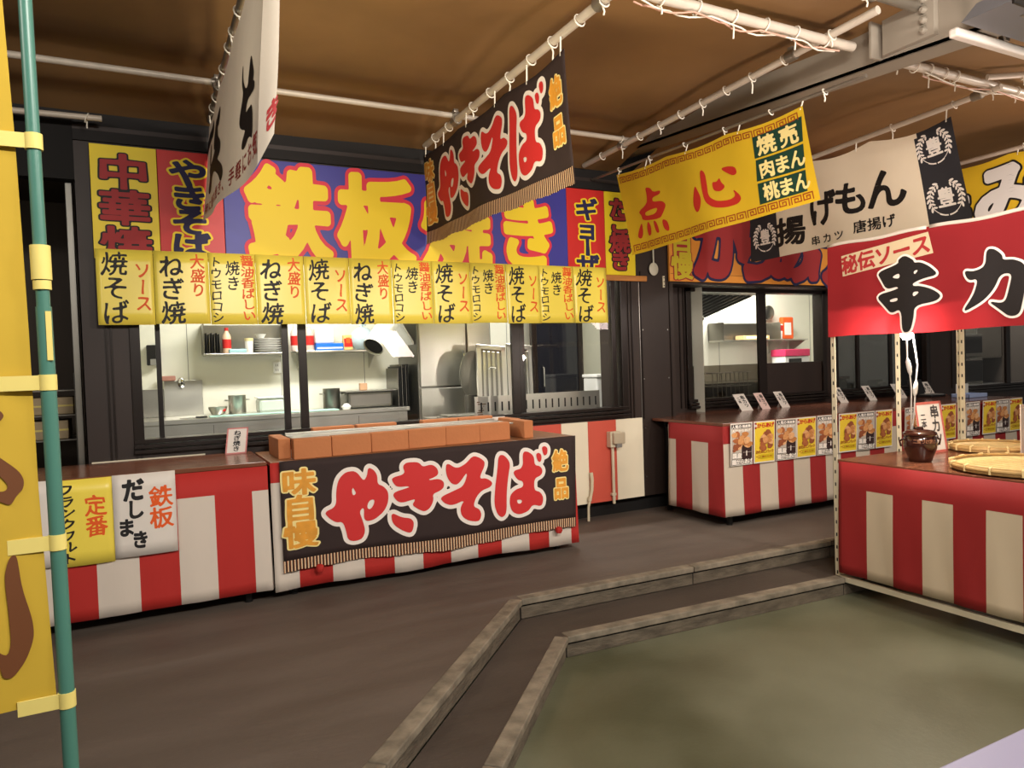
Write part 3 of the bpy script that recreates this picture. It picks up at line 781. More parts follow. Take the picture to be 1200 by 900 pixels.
mb = MB(); mb.box(3.3, 4.6, 5.865, 5.895, 2.345, 2.399, M_ply, .003)
tag(mb.build('plywood_batten', None, (4, 5.88, 2.345)), 'bare plywood batten under the yellow たこ焼き board', 'batten')
t = board(4.89, 8.6, 2.355, 3.20, M_osign, 'long orange sign board with dark red からあげ behind the hanging banners')
L = Letters(flat_y(0, 0, 5.859))
for c, x, w in (('か', 5.58, .78), ('ら', 6.12, .74), ('あ', 6.66, .78), ('げ', 7.26, .8)):
    L.outlined(c, x, 2.79, w, .84, I_drd, I_navy, .07, .105, N=72)
for c, z in (('自', 2.80), ('慢', 2.52)):
    L.outlined(c, 5.055, z, .30, .30, mat('ink_mustard', (206, 186, 44), .5), I_drd, .03, .07, N=52)
L.quad(4.9, 2.43, 7.4, 2.434, I_brn)
L.build(t)

# ================================================================== ROW OF YELLOW MENU SHEETS
SX = [-0.256, 0.108, 0.479, 0.812, 1.178, 1.539, 1.899, 2.257, 2.618, 2.973, 3.320, 3.693, 4.075]
KIND = 'SNTNSNTSTSTS'
WHERE = ['leftmost of the row, under 中華', 'second from left, by the red sign', 'under the tip of the white banner', 'under the left side of 鉄',
         'between 鉄 and 板', 'under the left half of 板', 'under the right edge of 板', 'under the hanging fringe',
         'right of the fringe corner', 'under the left half of き', 'under the right half of き', 'rightmost of the row, below ギョーザ']
NM = {'S': 'ソース焼そば', 'N': '大盛りねぎ焼', 'T': '醤油トウモロコシ焼き'}
for i, k in enumerate(KIND):
    x0, x1 = SX[i], SX[i + 1]
    w_ = x1 - x0
    y = 5.825
    z0, z1 = 1.925 + rnd.uniform(-.004, .004), 2.462
    t = thing('menu_sheet', 'yellow laminated menu sheet %s, %s' % (NM[k], WHERE[i]), 'menu sheet', ((x0 + x1) / 2, y, z0), 'yellow menu sheets above the window')
    b1, b2 = rnd.uniform(.000, .003), rnd.uniform(-.006, .006)
    def W(u, v, o, x0=x0, w_=w_, z0=z0, b1=b1, b2=b2, y=y, z1=z1):
        return (x0 + u * w_, y - b1 * math.sin(math.pi * u) - b2 * (1 - v) + .018 * (v - .5) - o, z0 + v * (z1 - z0))
    mb = MB()
    mb.grid(lambda u, v: W(u * .992 + .004, v, 0), 10, 6, M_yel)
    mb.build('sheet', t, solid=.0012)
    L = Letters(W, .0018)
    a = w_ / .5
    if k == 'S':
        L.col('焼そば', .32, .97, .48, .32, I_blk, .012, 1, .06)
        L.col('ソース', .80, .84, .30, .22, I_or, .02, 1, .05)
    elif k == 'N':
        L.col('ねぎ焼', .32, .96, .46, .32, I_blk, .016, 1, .06)
        L.col('大盛り', .79, .97, .28, .2, I_or, .02, 1, .05)
    else:
        L.col('トウモロコシ', .15, .95, .26, .155, I_blk, .014, 1, .05)
        L.col('焼き', .50, .90, .32, .21, I_blk, .012, 1, .05)
        L.col('醤油香ばしい', .82, .98, .30, .155, I_or, .02, 1, .05)
    L.build(t)

# ================================================================== HANGING BANNERS
def side_banner(x, TL, TR, BR, BL, wav, sag=0.0):
    """cloth hanging in a plane X = x, seen from -X; corners are (Y, Z), u runs towards the viewer"""
    def W(u, v, o):
        p = [(1 - u) * (v * TL[i] + (1 - v) * BL[i]) + u * (v * TR[i] + (1 - v) * BR[i]) for i in (0, 1)]
        xx = x + wav * (math.sin(u * 9 + v) * (1.1 - v) + .5 * math.sin(u * 21 + 2 * v) * (1 - .5 * v))
        zz = p[1] + sag * (-abs(math.sin(u * math.pi * 3)) * v * v)
        return (xx - o, p[0], zz)
    return W
def noren_lettering(L, gold_l, gold_r):
    L.loops(YAKI, I_red, I_wht, .03, 2.36, .745, .0105, 1)
    
    for c, z in (('味', .80), ('自', .56), ('慢', .32)):
        L.outlined(c, .052, z, .10, .25, I_gold, I_pale, .032, .085, N=50)
    for c, z in (('絶', .74), ('品', .44)):
        L.outlined(c, gold_r, z, .066, .24, I_gold, I_pale, .035, .09, N=50)
def fringe(W, parent, v0, v1, n, name='fringe', sag=None):
    mb = MB()
    ca = mat('fringe_orange', (176, 104, 52), .8); cb = mat('fringe_pale', (226, 196, 160), .8); cd = mat('fringe_dark', (58, 36, 28), .8)
    for i in range(n):
        for f0, f1, m in ((0, .14, ca), (.14, .46, cb), (.46, 1, cd)):
            a = (i + f0) / n; b = (i + f1) / n
            j = .003 * math.sin(i * 1.7) + .006 * math.sin(i * .33)
            mb.poly([W(a, v0 + j, .001), W(b, v0 + j, .001), W(b, v1, .001), W(a, v1, .001)], m)
    return mb.build(name, parent, solid=.002)

# dark noodle banner on the pipe
t = thing('noren_banner', 'dark brown やきそば banner hanging from the ceiling pipe', 'banner', (2.23, 4.75, 2.58))
W = side_banner(2.23, (5.86, 3.37), (3.53, 3.345), (3.488, 2.575), (5.84, 2.615), .018, .025)
mb = MB(); mb.grid(lambda u, v: W(u, .12 + .88 * v, 0), 60, 18, M_bcloth); mb.build('cloth', t, solid=.002)
L = Letters(W, .003); noren_lettering(L, .05, .945); L.build(t)
fringe(W, t, -.01, .125, 105)
for u in (0.02, .2, .4, .6, .8, .98):
    p = W(u, .985, 0)
    mb = MB(); mb.tube([(p[0], p[1], p[2] - .01), (p[0] + .004, p[1], 3.43)], .005, M_tie, 6); mb.build('tie_cord', t)

# white brush-lettered banner, far left
t = thing('white_banner', 'white banner with black brush strokes hanging edge-on at upper left', 'banner', (.47, 4.4, 2.5))
def W(u, v, o):
    y = 5.83 - u * 2.8
    zb = 2.70 + u * (2.38 - 2.70)
    zt = 3.40 - .03 * abs(math.sin(u * 11)) * 1
    z = zb + v * (zt - zb)
    x = .455 + .07 * v + .012 * math.sin(u * 10 + v * 2) * (1.2 - v)
    return (x - o, y, z)
mb = MB(); mb.grid(lambda u, v: W(u, v, 0), 56, 16, M_banw); mb.build('cloth', t)
L = Letters(W, .003)
L.loops(LBAN, I_blk, None, 0, 2.8, .85, .011, 1, .012)
L.row('卵に重ね焼き、手軽にお気', .02, .105, .07, .11, I_drd, .02, step=.082)
L.build(t)
def WF(u, v, o):      # the near end of the cloth folds round towards the path
    p = W(1, v, 0)
    return (p[0] + .062 * u + .006 * math.sin(v * 5) * u - o * .2, p[1] - .045 * math.sin(u * 1.5) - .008 * math.sin(v * 7) * u - o, p[2] + .12 * u * (1 - v))
mb = MB(); mb.grid(lambda u, v: WF(u, v, 0), 10, 16, M_banw); mb.build('folded_end', t)
L = Letters(WF, .003); L.ch('き', .78, .12, .9, .13, I_drd, .04); L.build(t, 'folded_lettering')
for u in (.05, .3, .55, .8):
    p = W(u, .99, 0)
    mb = MB(); mb.tube([(p[0], p[1], p[2] - .01), (.52, p[1], 3.44)], .005, M_tie, 6); mb.build('tie_cord', t)

# yellow dim sum banner
t = thing('yellow_banner', 'yellow 点心 banner with red meander border under the steel beam', 'banner', (3.95, 4.3, 2.5))
W0 = side_banner(3.95, TENQ[0], TENQ[1], (3.238, 2.552), TENQ[3], .016, .02)
W = W0
mb = MB(); mb.grid(lambda u, v: W(u, v, 0), 56, 18, M_yelc); mb.build('cloth', t)
L = Letters(W, .003)
L.loops(TEN, I_tred, None, 0, 2.1, .72, .009, 1)
for g in TENGREEN:
    (a, b), (c, d), (e, f), (h, i) = g
    n = 8
    L.add([[(a + (c - a) * k / n, b + (d - b) * k / n), (a + (c - a) * (k + 1) / n, b + (d - b) * (k + 1) / n),
            (h + (e - h) * (k + 1) / n, i + (f - i) * (k + 1) / n), (h + (e - h) * k / n, i + (f - i) * k / n)] for k in range(n)], I_green)
for txt, z in (('焼売', .762), ('肉まん', .49), ('桃まん', .24)):
    n = len(txt)
    for k, c in enumerate(txt):
        x = .785 + .19 * (k + .5) / n
        L.ch(c, x, z, .205 / n * (1.0 if n == 3 else .8), .2 if n == 3 else .23, I_pale, .03, 2)
def meander(L, u0, u1, v0, v1, n):
    th_u, th_v = .0042, .012
    path = [(0, 0), (0, 1), (.86, 1), (.86, .12), (.28, .12), (.28, .66), (.58, .66), (.58, .4)]
    for i in range(n):
        a = u0 + (u1 - u0) * i / n; wd = (u1 - u0) / n * (.92)
        flip = i % 2
        for (p, q), (r, s_) in zip(path, path[1:]):
            if flip: p, r = .86 - p, .86 - r
            ua, ub = sorted((a + p * wd, a + r * wd)); va, vb = sorted((v0 + q * (v1 - v0), v0 + s_ * (v1 - v0)))
            L.quad(ua - th_u / 2, va - th_v / 2, ub + th_u / 2, vb + th_v / 2, I_meander)
meander(L, .02, .985, .885, .955, 20)
meander(L, .02, .985, .035, .105, 20)
L.build(t)
for u in (.01, .2, .45, .72, .99):
    p = W(u, .985, 0)
    mb = MB(); mb.tube([(p[0], p[1], p[2] - .01), (3.972, p[1], 3.225 + .0313 * (p[1] - 2.9) - .012)], .005, M_tie, 6); mb.build('tie_cord', t)

# cream banner for fried food, with charcoal ends carrying a crest
t = thing('cream_banner', 'cream 揚げもん banner with black crested ends', 'banner', (5.6, 4.4, 2.5))
W = side_banner(5.6, (5.46, 3.375), (3.371, 3.335), (3.236, 2.537), (5.437, 2.512), .02, .05)
def mf(u, v):
    return M_navy if u < .16 or u > .845 + .012 * v else M_bancr
mb = MB(); mb.grid(lambda u, v: W(u, v, 0), 80, 18, mf); mb.build('cloth', t)
L = Letters(W, .004)
for c, u, z, w_, h in (('揚', .235, .27, .17, .34), ('げ', .415, .44, .145, .42), ('も', .555, .47, .155, .40), ('ん', .705, .48, .175, .44)):
    L.ch(c, u, z, w_, h, I_blk, .03, 1, 0, .08, 60, 5, .02)
L.row('串カツ', .335, .095, .052, .11, I_blk, .015, step=.062)
L.row('唐揚げ', .555, .14, .058, .14, I_blk, .018, step=.058)
def crest(cu, cv, su, sv):
    def leaf(a, r, ln, wd, tilt):
        cx, cy = cu + su * r * math.cos(a), cv + sv * r * math.sin(a)
        d = a + tilt
        pts = []
        for k in range(10):
            q = 2 * math.pi * k / 10
            x, y = ln * math.cos(q), wd * math.sin(q)
            pts.append((cx + su * (x * math.cos(d) - y * math.sin(d)), cy + sv * (x * math.sin(d) + y * math.cos(d))))
        return pts
    ps = []
    for sgn in (1, -1):
        for k in range(7):
            a = math.pi / 2 + sgn * (.5 + k * .27)
            ps.append(leaf(a, 1.02, .16, .07, sgn * .9)); ps.append(leaf(a, .80, .13, .06, -sgn * .7 + math.pi))
        for k in range(16):
            a0 = math.pi / 2 + sgn * (.45 + k * .165); a1 = a0 + sgn * .17
            ps.append([(cu + su * r * math.cos(a), cv + sv * r * math.sin(a)) for r, a in ((.90, a0), (.90, a1), (.94 + .04 * (k > 12), a1), (.94 + .04 * (k > 12), a0))])
    L.add(ps, I_wht, 1)
    L.ch('豊', cu, cv + sv * .05, su * 1.05, sv * 1.15, I_wht, .025, 1, 0, 0, 44)
crest(.085, .26, .062, .17); crest(.085, .72, .062, .17)
crest(.925, .245, .062, .18); crest(.918, .78, .062, .18)
L.build(t)
for u in (.02, .35, .6, .98):
    p = W(u, .985, 0)
    mb = MB(); mb.tube([(p[0], p[1], p[2] - .01), (p[0] + .01, p[1], 3.40)], .006, M_tie, 6); mb.build('tie_cord', t)

# yellow banner far right
t = thing('yellow_banner', 'yellow banner with white み outlined in black at right edge', 'banner', (7.0, 3.9, 2.5))
W = side_banner(7.0, (5.0, 3.27), (3.05, 3.30), (3.0, 2.5), (4.98, 2.5), .02, .03)
mb = MB(); mb.grid(lambda u, v: W(u, v, 0), 50, 14, M_yelc); mb.build('cloth', t)
L = Letters(W, .004)
for c, u, z, r in (('お', .1, .5, 0), ('ま', .36, .36, 0), ('み', .655, .56, 0)):
    L.outlined(c, u, z, .31, .80, M_white, I_blk, .055, .085, N=72)
L.build(t)
for u in (.05, .35, .7, .98):
    p = W(u, .985, 0)
    mb = MB(); mb.tube([(p[0], p[1], p[2] - .01), (p[0] + .01, p[1], 3.32)], .005, M_tie, 6); mb.build('tie_cord', t)

# ================================================================== NOBORI FLAG IN FRONT
t = thing('nobori_flag', 'tall yellow flag with brown brush lettering at the left edge', 'flag', (-.166, 1.75, Z1))
def px_(z): return -.1775 + (2.319 - z) * .0075
mb = MB(); mb.tube([(px_(2.9), 1.75, 2.9), (px_(1.70), 1.75, 1.70)], .0125, M_pole, 16)
mb.tube([(px_(1.70), 1.75, 1.70), (px_(-.1), 1.75, -.1)], .0145, M_pole, 16); mb.build('pole', t)
mb = MB(); mb.tube([(px_(1.825), 1.75, 1.825), (px_(1.755), 1.75, 1.755)], .0185, M_tab, 16); mb.tube([(px_(1.753), 1.75, 1.753), (px_(1.735), 1.75, 1.735)], .0165, M_tab, 16); mb.build('pole_joint', t)
mb = MB(); mb.box(px_(1.65) + .0035, px_(1.65) + .0135, 1.734, 1.739, 1.59, 1.69, M_tab); mb.build('sticker', t)
mb = MB(); mb.lathe([(.02, 0), (.16, 0), (.17, .02), (.15, .07), (.05, .09), (.03, .14), (.02, .14)], (px_(-.1), 1.75, Z1), mat('grey_concrete', (120, 116, 110), .9, 0, .1, 20)); mb.build('base', t)
def WN(x, z, o):
    xr = np.interp(z, [0.8835, 1.333, 1.656, 2.0424, 2.3122, 3.0], [-.1845, -.1976, -.2011, -.2072, -.2152, -.23])
    return (x, 1.752 + .012 * math.sin((x - xr) * 11) * min(1, (xr - x) * 8) + .006 * math.sin(z * 5 + x * 4) - o, z)
def WF2(u, v, o=0):
    z = .885 + v * 1.95
    xr = np.interp(z, [0.8835, 1.333, 1.656, 2.0424, 2.3122, 3.0], [-.1845, -.1976, -.2011, -.2072, -.2152, -.23])
    return WN(xr - .58 * (1 - u), z, o)
mb = MB(); mb.grid(lambda u, v: WF2(u, v), 24, 40, M_flag); mb.build('flag_cloth', t)
L = Letters(WN, .003)
L.loops(NOB, I_brn, None, 0, 1, 1, .004, 1)
L.build(t)
for z in (2.035, 1.545, 1.215, .885, 2.6):
    x = px_(z)
    mb = MB(); mb.tube([(x, 1.75, z + .016), (x, 1.75, z - .016)], .0165, M_tab, 14); mb.box(x - .085, x, 1.742, 1.746, z - .015, z + .015, M_tab); mb.build('fabric_loop', t)

# ================================================================== COUNTERS AND STRIPED CLOTHS
def counter(x0, x1, y0, y1, ztop, label, floor=0.0, top_m=M_brownt, legm=M_black, group=None):
    t = thing('stall_counter', label, 'counter', ((x0 + x1) / 2, (y0 + y1) / 2, floor), group)
    mb = MB(); mb.box(x0, x1, y0, y1, ztop - .028, ztop, top_m, .004); mb.build('counter_top', t)
    for x in (x0 + .14, x1 - .14):
        for y in (y0 + .09, y1 - .07):
            mb = MB(); mb.box(x - .02, x + .02, y - .02, y + .02, floor + .012, ztop - .03, legm, .003)
            mb.lathe([(.028, 0), (.028, .012), (.02, .014)], (x, y, floor), legm, 12)
            mb.build('leg', t)
    mb = MB(); mb.box(x0 + .1, x1 - .1, y0 + .06, y0 + .09, ztop - .09, ztop - .03, legm); mb.box(x0 + .1, x1 - .1, y1 - .09, y1 - .06, ztop - .09, ztop - .03, legm); mb.build('apron', t)
    return t
def stripes(path, ztop, zband, zbot, bounds, mr, mw, name, label, wav=.006, first_red=True, group=None, sag=0.0, n=None):
    """red and white cloth along a plan path; bounds are lengths along the path where the colour changes"""
    P = [Vector((*p, 0)) for p in path]
    seg = [(P[i + 1] - P[i]).length for i in range(len(P) - 1)]
    T = sum(seg)
    def at(s):
        s = max(0, min(T, s))
        for i, l in enumerate(seg):
            if s <= l or i == len(seg) - 1:
                d = (P[i + 1] - P[i]).normalized()
                return P[i] + d * s, Vector((d.y, -d.x, 0))
            s -= l
    cuts = sorted(set([0, T] + [b for b in bounds if 0 < b < T] + list(np.cumsum(seg)[:-1])))
    S = []
    for a, b in zip(cuts, cuts[1:]):
        k = max(1, int((b - a) / .03))
        S += [a + (b - a) * q / k for q in range(k)]
    S.append(T)
    Z = [ztop, zband] + [zband + (zbot - zband) * q / 9 for q in range(1, 10)]
    mb = MB()
    V = []
    for j, z in enumerate(Z):
        h = (ztop - z) / (ztop - zbot)
        for s in S:
            p, nn = at(s)
            k = wav * h * (math.sin(s * 13 + 1) + .6 * math.sin(s * 29 + z * 5)) + .018 * h
            zz = z
            if j == len(Z) - 1:
                zz += sag * math.sin(s * 5)
            V.append(p + nn * k + Vector((0, 0, zz)))
    Fr = []; Fw = []
    ns = len(S)
    for j in range(len(Z) - 1):
        for i in range(ns - 1):
            mid = (S[i] + S[i + 1]) / 2
            idx = sum(1 for b in bounds if b <= mid)
            red = (idx % 2 == 0) == first_red
            f = (j * ns + i, j * ns + i + 1, (j + 1) * ns + i + 1, (j + 1) * ns + i)
            (Fr if (j == 0 or red) else Fw).append(f)
    n0 = len(mb.v)
    mb.faces(V, Fr, mr, True)
    mb.f += [tuple(i + n0 for i in f) for f in Fw]; mb.m += [mb.mi(mw)] * len(Fw); mb.sm += [True] * len(Fw)
    c = sum(P, Vector()) / len(P)
    o = mb.build(name, None, (c.x, c.y, zbot), solid=.002)
    return tag(o, label, 'cloth', group)
G_CL = 'red and white striped cloths on the counters'
G_CT = 'food stall counters'
counter(-0.95, 0.722, 5.06, 5.84, .95, 'brown-topped counter at far left with two hand-lettered posters', group=G_CT)
stripes([(-.95, 5.80), (-.95, 5.052), (.724, 5.052), (.724, 5.80)], .922, .762, .085, [.748 + x for x in (.457, .657, .888, 1.115, 1.338, 1.57, 1.71)], M_red, M_wcloth, 'striped_cloth',
        'red and white striped cloth below the brush-lettered posters, far left', .004, False, G_CL)
counter(0.745, 3.165, 5.07, 5.80, .942, 'counter carrying the row of orange bricks, front centre', top_m=mat('tan_laminate', (140, 92, 56), .35, 0, .1, 3, (.6, 6, 1)), group=G_CT)
stripes([(.742, 5.062), (3.168, 5.062), (3.168, 5.78)], .935, .80, .06, [x - .742 for x in (.907, 1.136, 1.362, 1.585, 1.803, 2.03, 2.25, 2.46, 2.70, 2.89, 3.10)] + [2.58, 2.83], M_red, M_wcloth, 'striped_cloth',
        'red and white striped cloth behind the dark やきそば banner', .006, False, G_CL, .008)
counter(4.63, 9.40, 4.88, 5.885, .952, 'long right counter with food posters taped along its front', group=G_CT, top_m=mat('brown_laminate_shiny', (112, 70, 54), .16, 0, .1, 3, (.6, 6, 1)))
stripes([(4.622, 5.62), (4.622, 4.872), (9.41, 4.872), (9.41, 5.62)], .925, .765, .105, [.11, .33, .56] + [.748 + k * .2205 for k in range(0, 23)], M_redd, mat('shaded_white_cloth', (198, 184, 166), .8, 0, .03, 3, (1, 1, .3), .12, 9), 'striped_cloth',  # darker copy of the white cloth, shade put into its colour
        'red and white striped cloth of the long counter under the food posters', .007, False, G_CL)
mb = MB(); mb.box(4.632, 4.64, 5.60, 5.64, .2, .9, M_wcloth); tag(mb.build('white_strip', None, (4.636, 5.62, .2)), 'narrow white strip at the back corner of the long counter', 'strip')

# ---- dark noodle banner on the centre counter
t = thing('noren_banner', 'dark brown やきそば banner draped over the counter below the bricks', 'banner', (1.98, 5.03, .2))
def W(u, v, o):
    z = .20 + v * .745
    if v < .2: z += (.016 * math.sin(u * 9) - .004) * (1 - v / .2)
    return (.80 + 2.36 * u - .03 * (1 - v) * max(0, u - .9) * 10, 5.033 - .012 * (1 - v) - .006 * math.sin(u * 14 + 1) * (1 - v) - o, z)
mb = MB(); mb.grid(lambda u, v: W(u, .09 + .91 * v, 0), 50, 14, M_bcloth); mb.build('cloth', t, solid=.002)
L = Letters(W, .003); noren_lettering(L, .05, .935); L.build(t)
fringe(W, t, -.01, .095, 105)
for u in (.1, .915):
    p = W(u, -.03, 0)
    mb = MB(); mb.lathe([(.0, 0), (.022, .005), (.03, .025), (.026, .045), (.012, .055), (0, .055)], (p[0], p[1] - .015, p[2] - .025), M_red, 14)
    for k in range(6):
        a = k * 1.05
        mb.tube([(p[0], p[1] - .015, p[2]), (p[0] + .03 * math.cos(a), p[1] - .018, p[2] + .02 * math.sin(a))], [.01, .003], M_red, 6)
    mb.build('tassel_knot', t)

# ---- bricks around the griddle
brick_proto = None
def brick(x, y, dx, dy, z, label, h=.142):
    mb = MB(); mb.box(-dx / 2, dx / 2, -dy / 2, dy / 2, 0, h, M_brick, .006)
    o = mb.build('brick', None, (0, 0, 0))
    o.location = (x, y, z)
    return tag(o, label, 'brick', 'orange bricks around the griddle')
bx = [.905, 1.173, 1.465, 1.755, 2.065, 2.36, 2.64]
bl = ['front row brick at the left corner above 味', 'second front row brick from the left corner', 'front row brick above き of the draped banner', 'front row brick above そ of the draped banner',
      'front row brick above the left stroke of ば', 'last front row brick toward the right end']
for i in range(6):
    yy = 5.13 + .02 * i
    brick((bx[i] + bx[i + 1]) / 2, yy, bx[i + 1] - bx[i] - .007, .09, .942, 'orange brick, ' + bl[i])
brick(.865, 5.40, .085, .42, .942, 'orange brick closing the left end of the griddle')
brick(2.80, 5.30, .085, .26, .942, 'orange brick closing the right end of the griddle, near half')
brick(2.83, 5.58, .085, .27, .942, 'orange brick closing the right end of the griddle, far half')
for i, x in enumerate((1.33, 1.68)):
    brick(x, 5.72, .33, .085, .942, 'orange brick in the back row, %s' % ('left one of the left pair' if i == 0 else 'right one of the left pair'), .165)
for i, x in enumerate((2.23, 2.56)):
    brick(x, 5.72, .32, .085, .942, 'orange brick in the back row, %s' % ('left one of the right pair' if i == 0 else 'right one of the right pair'), .165)
t = thing('griddle', 'stainless griddle lying inside the ring of orange bricks', 'griddle', (1.84, 5.45, .942))
mb = MB(); mb.box(.95, 2.72, 5.29, 5.66, 1.055, 1.068, M_steel, .003); mb.build('plate', t)
mb = MB(); mb.box(1.0, 2.68, 5.30, 5.62, .944, 1.054, M_steeld, .004); mb.build('burner_box', t)
mb = MB(); mb.box(.95, 2.72, 5.645, 5.66, 1.068, 1.085, M_steel, .003); mb.build('splash_rim', t)

# ---- posters on the left counter
def paper(x0, x1, z0, z1, y, m, label, name='menu_poster', group=None, lift=.006):
    t = thing(name, label, 'poster', ((x0 + x1) / 2, y, z0), group)
    W = lambda u, v, o: (x0 + u * (x1 - x0), y - lift * math.sin(math.pi * u) * (1 - .6 * v) - o, z0 + v * (z1 - z0))
    mb = MB(); mb.grid(lambda u, v: W(u, v, 0), 8, 6, m); mb.build('sheet', t, solid=.001)
    return t, W
t, W = paper(-.60, -.485, .44, .955, 5.025, M_wpap, 'white paper edge showing behind the green flag pole')
mb = MB(); mb.box(-.487, -.480, 5.018, 5.026, .44, .952, M_ysign); mb.build('yellow_edge', t)
t, W = paper(-.476, -.19, .427, .948, 5.022, M_yel, 'yellow poster フランクフルト with orange 定番 on the left counter')
L = Letters(W, .002)
L.col('フランクフルト', .16, .955, .30, .132, I_blk, .03, 1, .07, 40)
L.col('定番', .68, .80, .42, .24, I_or, .02, 1, .04, 40); L.build(t)
t, W = paper(-.19, .160, .440, .952, 5.018, M_wpap, 'white poster だしまき with orange 鉄板 on the left counter')
L = Letters(W, .002)
for c, x, y, s in (('だ', .32, .81, .36), ('し', .34, .57, .30), ('ま', .19, .36, .28), ('き', .40, .20, .28)):
    L.ch(c, x, y, s, s * .8, I_blk, .045, 1, rnd.uniform(-.06, .06), 0, 48)
for c, y in (('鉄', .70), ('板', .44)):
    L.ch(c, .755, y, .40, .27, I_or, .02, 1, .03, 0, 44)
L.build(t)

def card(cx, y, z, w_, h, lean, m, text, label, group, border=None, ink=I_blk, skew=0.0):
    t = thing('price_card', label, 'card', (cx, y, z), group)
    a = lean
    def W(u, v, o):
        return (cx + (u - .5) * w_ - skew * v, y + v * h * math.sin(a) - o * math.cos(a), z + v * h * math.cos(a) + o * math.sin(a))
    mb = MB(); mb.grid(lambda u, v: W(u, v, 0), 2, 2, m); mb.build('card_face', t)
    mb = MB()
    p = W(.5, .6, -.004)
    mb.faces([(cx - .02, p[1], p[2]), (cx + .02, p[1], p[2]), (cx + .02, p[1] + .06, z), (cx - .02, p[1] + .06, z), (cx - .02, p[1] + .003, p[2]), (cx + .02, p[1] + .003, p[2]), (cx + .02, p[1] + .064, z), (cx - .02, p[1] + .064, z)],
             [(0, 1, 2, 3), (7, 6, 5, 4), (0, 4, 5, 1), (1, 5, 6, 2), (2, 6, 7, 3), (3, 7, 4, 0)], M_wpap); mb.build('easel_back', t)
    L = Letters(W, .0022)
    if border:
        for q in ((0, 0, 1, .05), (0, .95, 1, 1), (0, 0, .07, 1), (.93, 0, 1, 1)):
            L.quad(*q, border)
    for (txt, cx_, top, cw, chh) in text:
        L.col(txt, cx_, top, cw, chh, ink, .025, 1, 0, 28)
    L.build(t)
    return t
card(.60, 5.72, .95, .15, .20, .3, M_wpap, [('ねぎ焼き', .5, .9, .36, .2)], 'white price card ねぎ焼き with pink edge on the left counter', None, mat('pink_edge', (206, 130, 126), .6), skew=-.03)
card(2.86, 5.76, .942, .13, .15, .35, M_wpap, [('焼', .5, .8, .4, .3)], 'small white card behind the right end of the bricks', None, skew=.02)

# ---- food posters along the right counter
M_ky = mat('karaage_yellow', (238, 204, 60), .45)
KB = [mat('fried_%d' % i, c, .6, 0, .15, 40) for i, c in enumerate([(196, 128, 70), (174, 100, 56), (214, 152, 96), (150, 82, 50), (226, 172, 120)])]
I_hdr = mat('header_black', (40, 34, 34), .5)
I_dk = mat('photo_dark', (58, 38, 36), .5)
def poster_proto(kind):
    w_, h = .268, .388
    t = thing('food_poster', 'x', 'poster', (0, 0, 0), 'fried chicken posters on the right counter')
    W = lambda u, v, o: ((u - .5) * w_, -o, v * h)
    mb = MB(); mb.grid(lambda u, v: W(u, v, 0), 4, 4, M_wpap); mb.build('sheet', t)
    L = Letters(W, .0008)
    r = random.Random(3 if kind else 8)
    def blob(cx, cy, sx, sy, m, layer):
        n = 12
        ph = r.uniform(0, 6)
        L.add([[(cx + sx * (1 + .16 * math.sin(3 * a + ph)) * math.cos(a), cy + sy * (1 + .12 * math.sin(2 * a + ph)) * math.sin(a)) for a in [2 * math.pi * k / n for k in range(n)]]], m, layer)
    if kind == 0:
        L.quad(.03, .02, .97, .98, mat('poster_grey', (196, 182, 168), .5), 1)
        L.quad(.04, .87, .94, .965, I_hdr, 2)
        L.row('人気の', .05, .917, .15, .085, I_wht, .05, 3, 0, 24); L.row('国産鶏', .52, .917, .13, .07, I_wht, .04, 3, 0, 24)
        L.row('大分からあげ', .06, .82, .14, .07, I_wht, .04, 3, 0, 22)
        L.quad(.5, .12, .97, .52, I_dk, 2)
        for k in range(20):
            blob(r.uniform(.12, .86), r.uniform(.42, .74), r.uniform(.10, .17), r.uniform(.05, .09), KB[k % 5], 3 + k * .35)
        for k in range(4):
            blob(.15 + .05 * k, r.uniform(.36, .45), .08, .04, KB[3], 8)
        L.quad(.56, .30, .94, .305, I_wht, 4); L.quad(.7, .22, .74, .34, I_wht, 4)
        for k, c in enumerate('国産'):
            L.outlined(c, .16 + .22 * k, .24, .22, .13, I_wht, I_hdr, .05, .10, 9, N=26)
        for k, c in enumerate('鶏からあげ'):
            L.outlined(c, .13 + .185 * k, .09, .20, .13, I_wht, I_hdr, .05, .10, 9, N=26)
    else:
        L.quad(.05, .03, .97, .97, M_ky, 1)
        L.quad(.04, .82, .13, .97, I_drd, 2)
        L.row('名物', .03, .895, .10, .06, I_wht, .03, 3, 0, 22, .05)
        for k, c in enumerate('からあげ'):
            L.ch(c, .25 + .20 * k, .895, .22, .12, I_tred, .05, 2, 0, 0, 28)
        for k in range(24):
            a = r.uniform(0, 6.3); rr = r.uniform(0, 1)
            blob(.53 + .30 * rr * math.cos(a), .55 + .21 * rr * math.sin(a), r.uniform(.10, .16), r.uniform(.06, .09), KB[(k * 2 + 1) % 5], 2 + k * .35)
        for k, c in enumerate('おためしパック'):
            L.ch(c, .14 + .12 * k, .27, .14, .085, mat('ink_rust', (160, 82, 30), .6), .03, 9, 0, 0, 24)
        L.quad(.3, .09, .95, .20, mat('poster_olive', (206, 176, 30), .5), 2)
        L.row('一口', .10, .15, .10, .10, mat('ink_rust', (160, 82, 30), .6), .02, 3, 0, 22)
        L.row('鶏もも肉', .38, .145, .12, .05, mat('ink_rust', (160, 82, 30), .6), .01, 3, 0, 22)
    L.build(t, 'print')
    return t
protos = [poster_proto(0), poster_proto(1)]
PX = [(4.67, 0), (4.953, 1), (5.236, 0), (5.51, 1), (5.79, 0), (6.10, 1), (6.373, 0), (6.655, 1), (7.127, 0), (7.40, 1), (7.75, 1), (8.20, 0), (8.52, 1), (8.78, 0), (9.06, 1)]
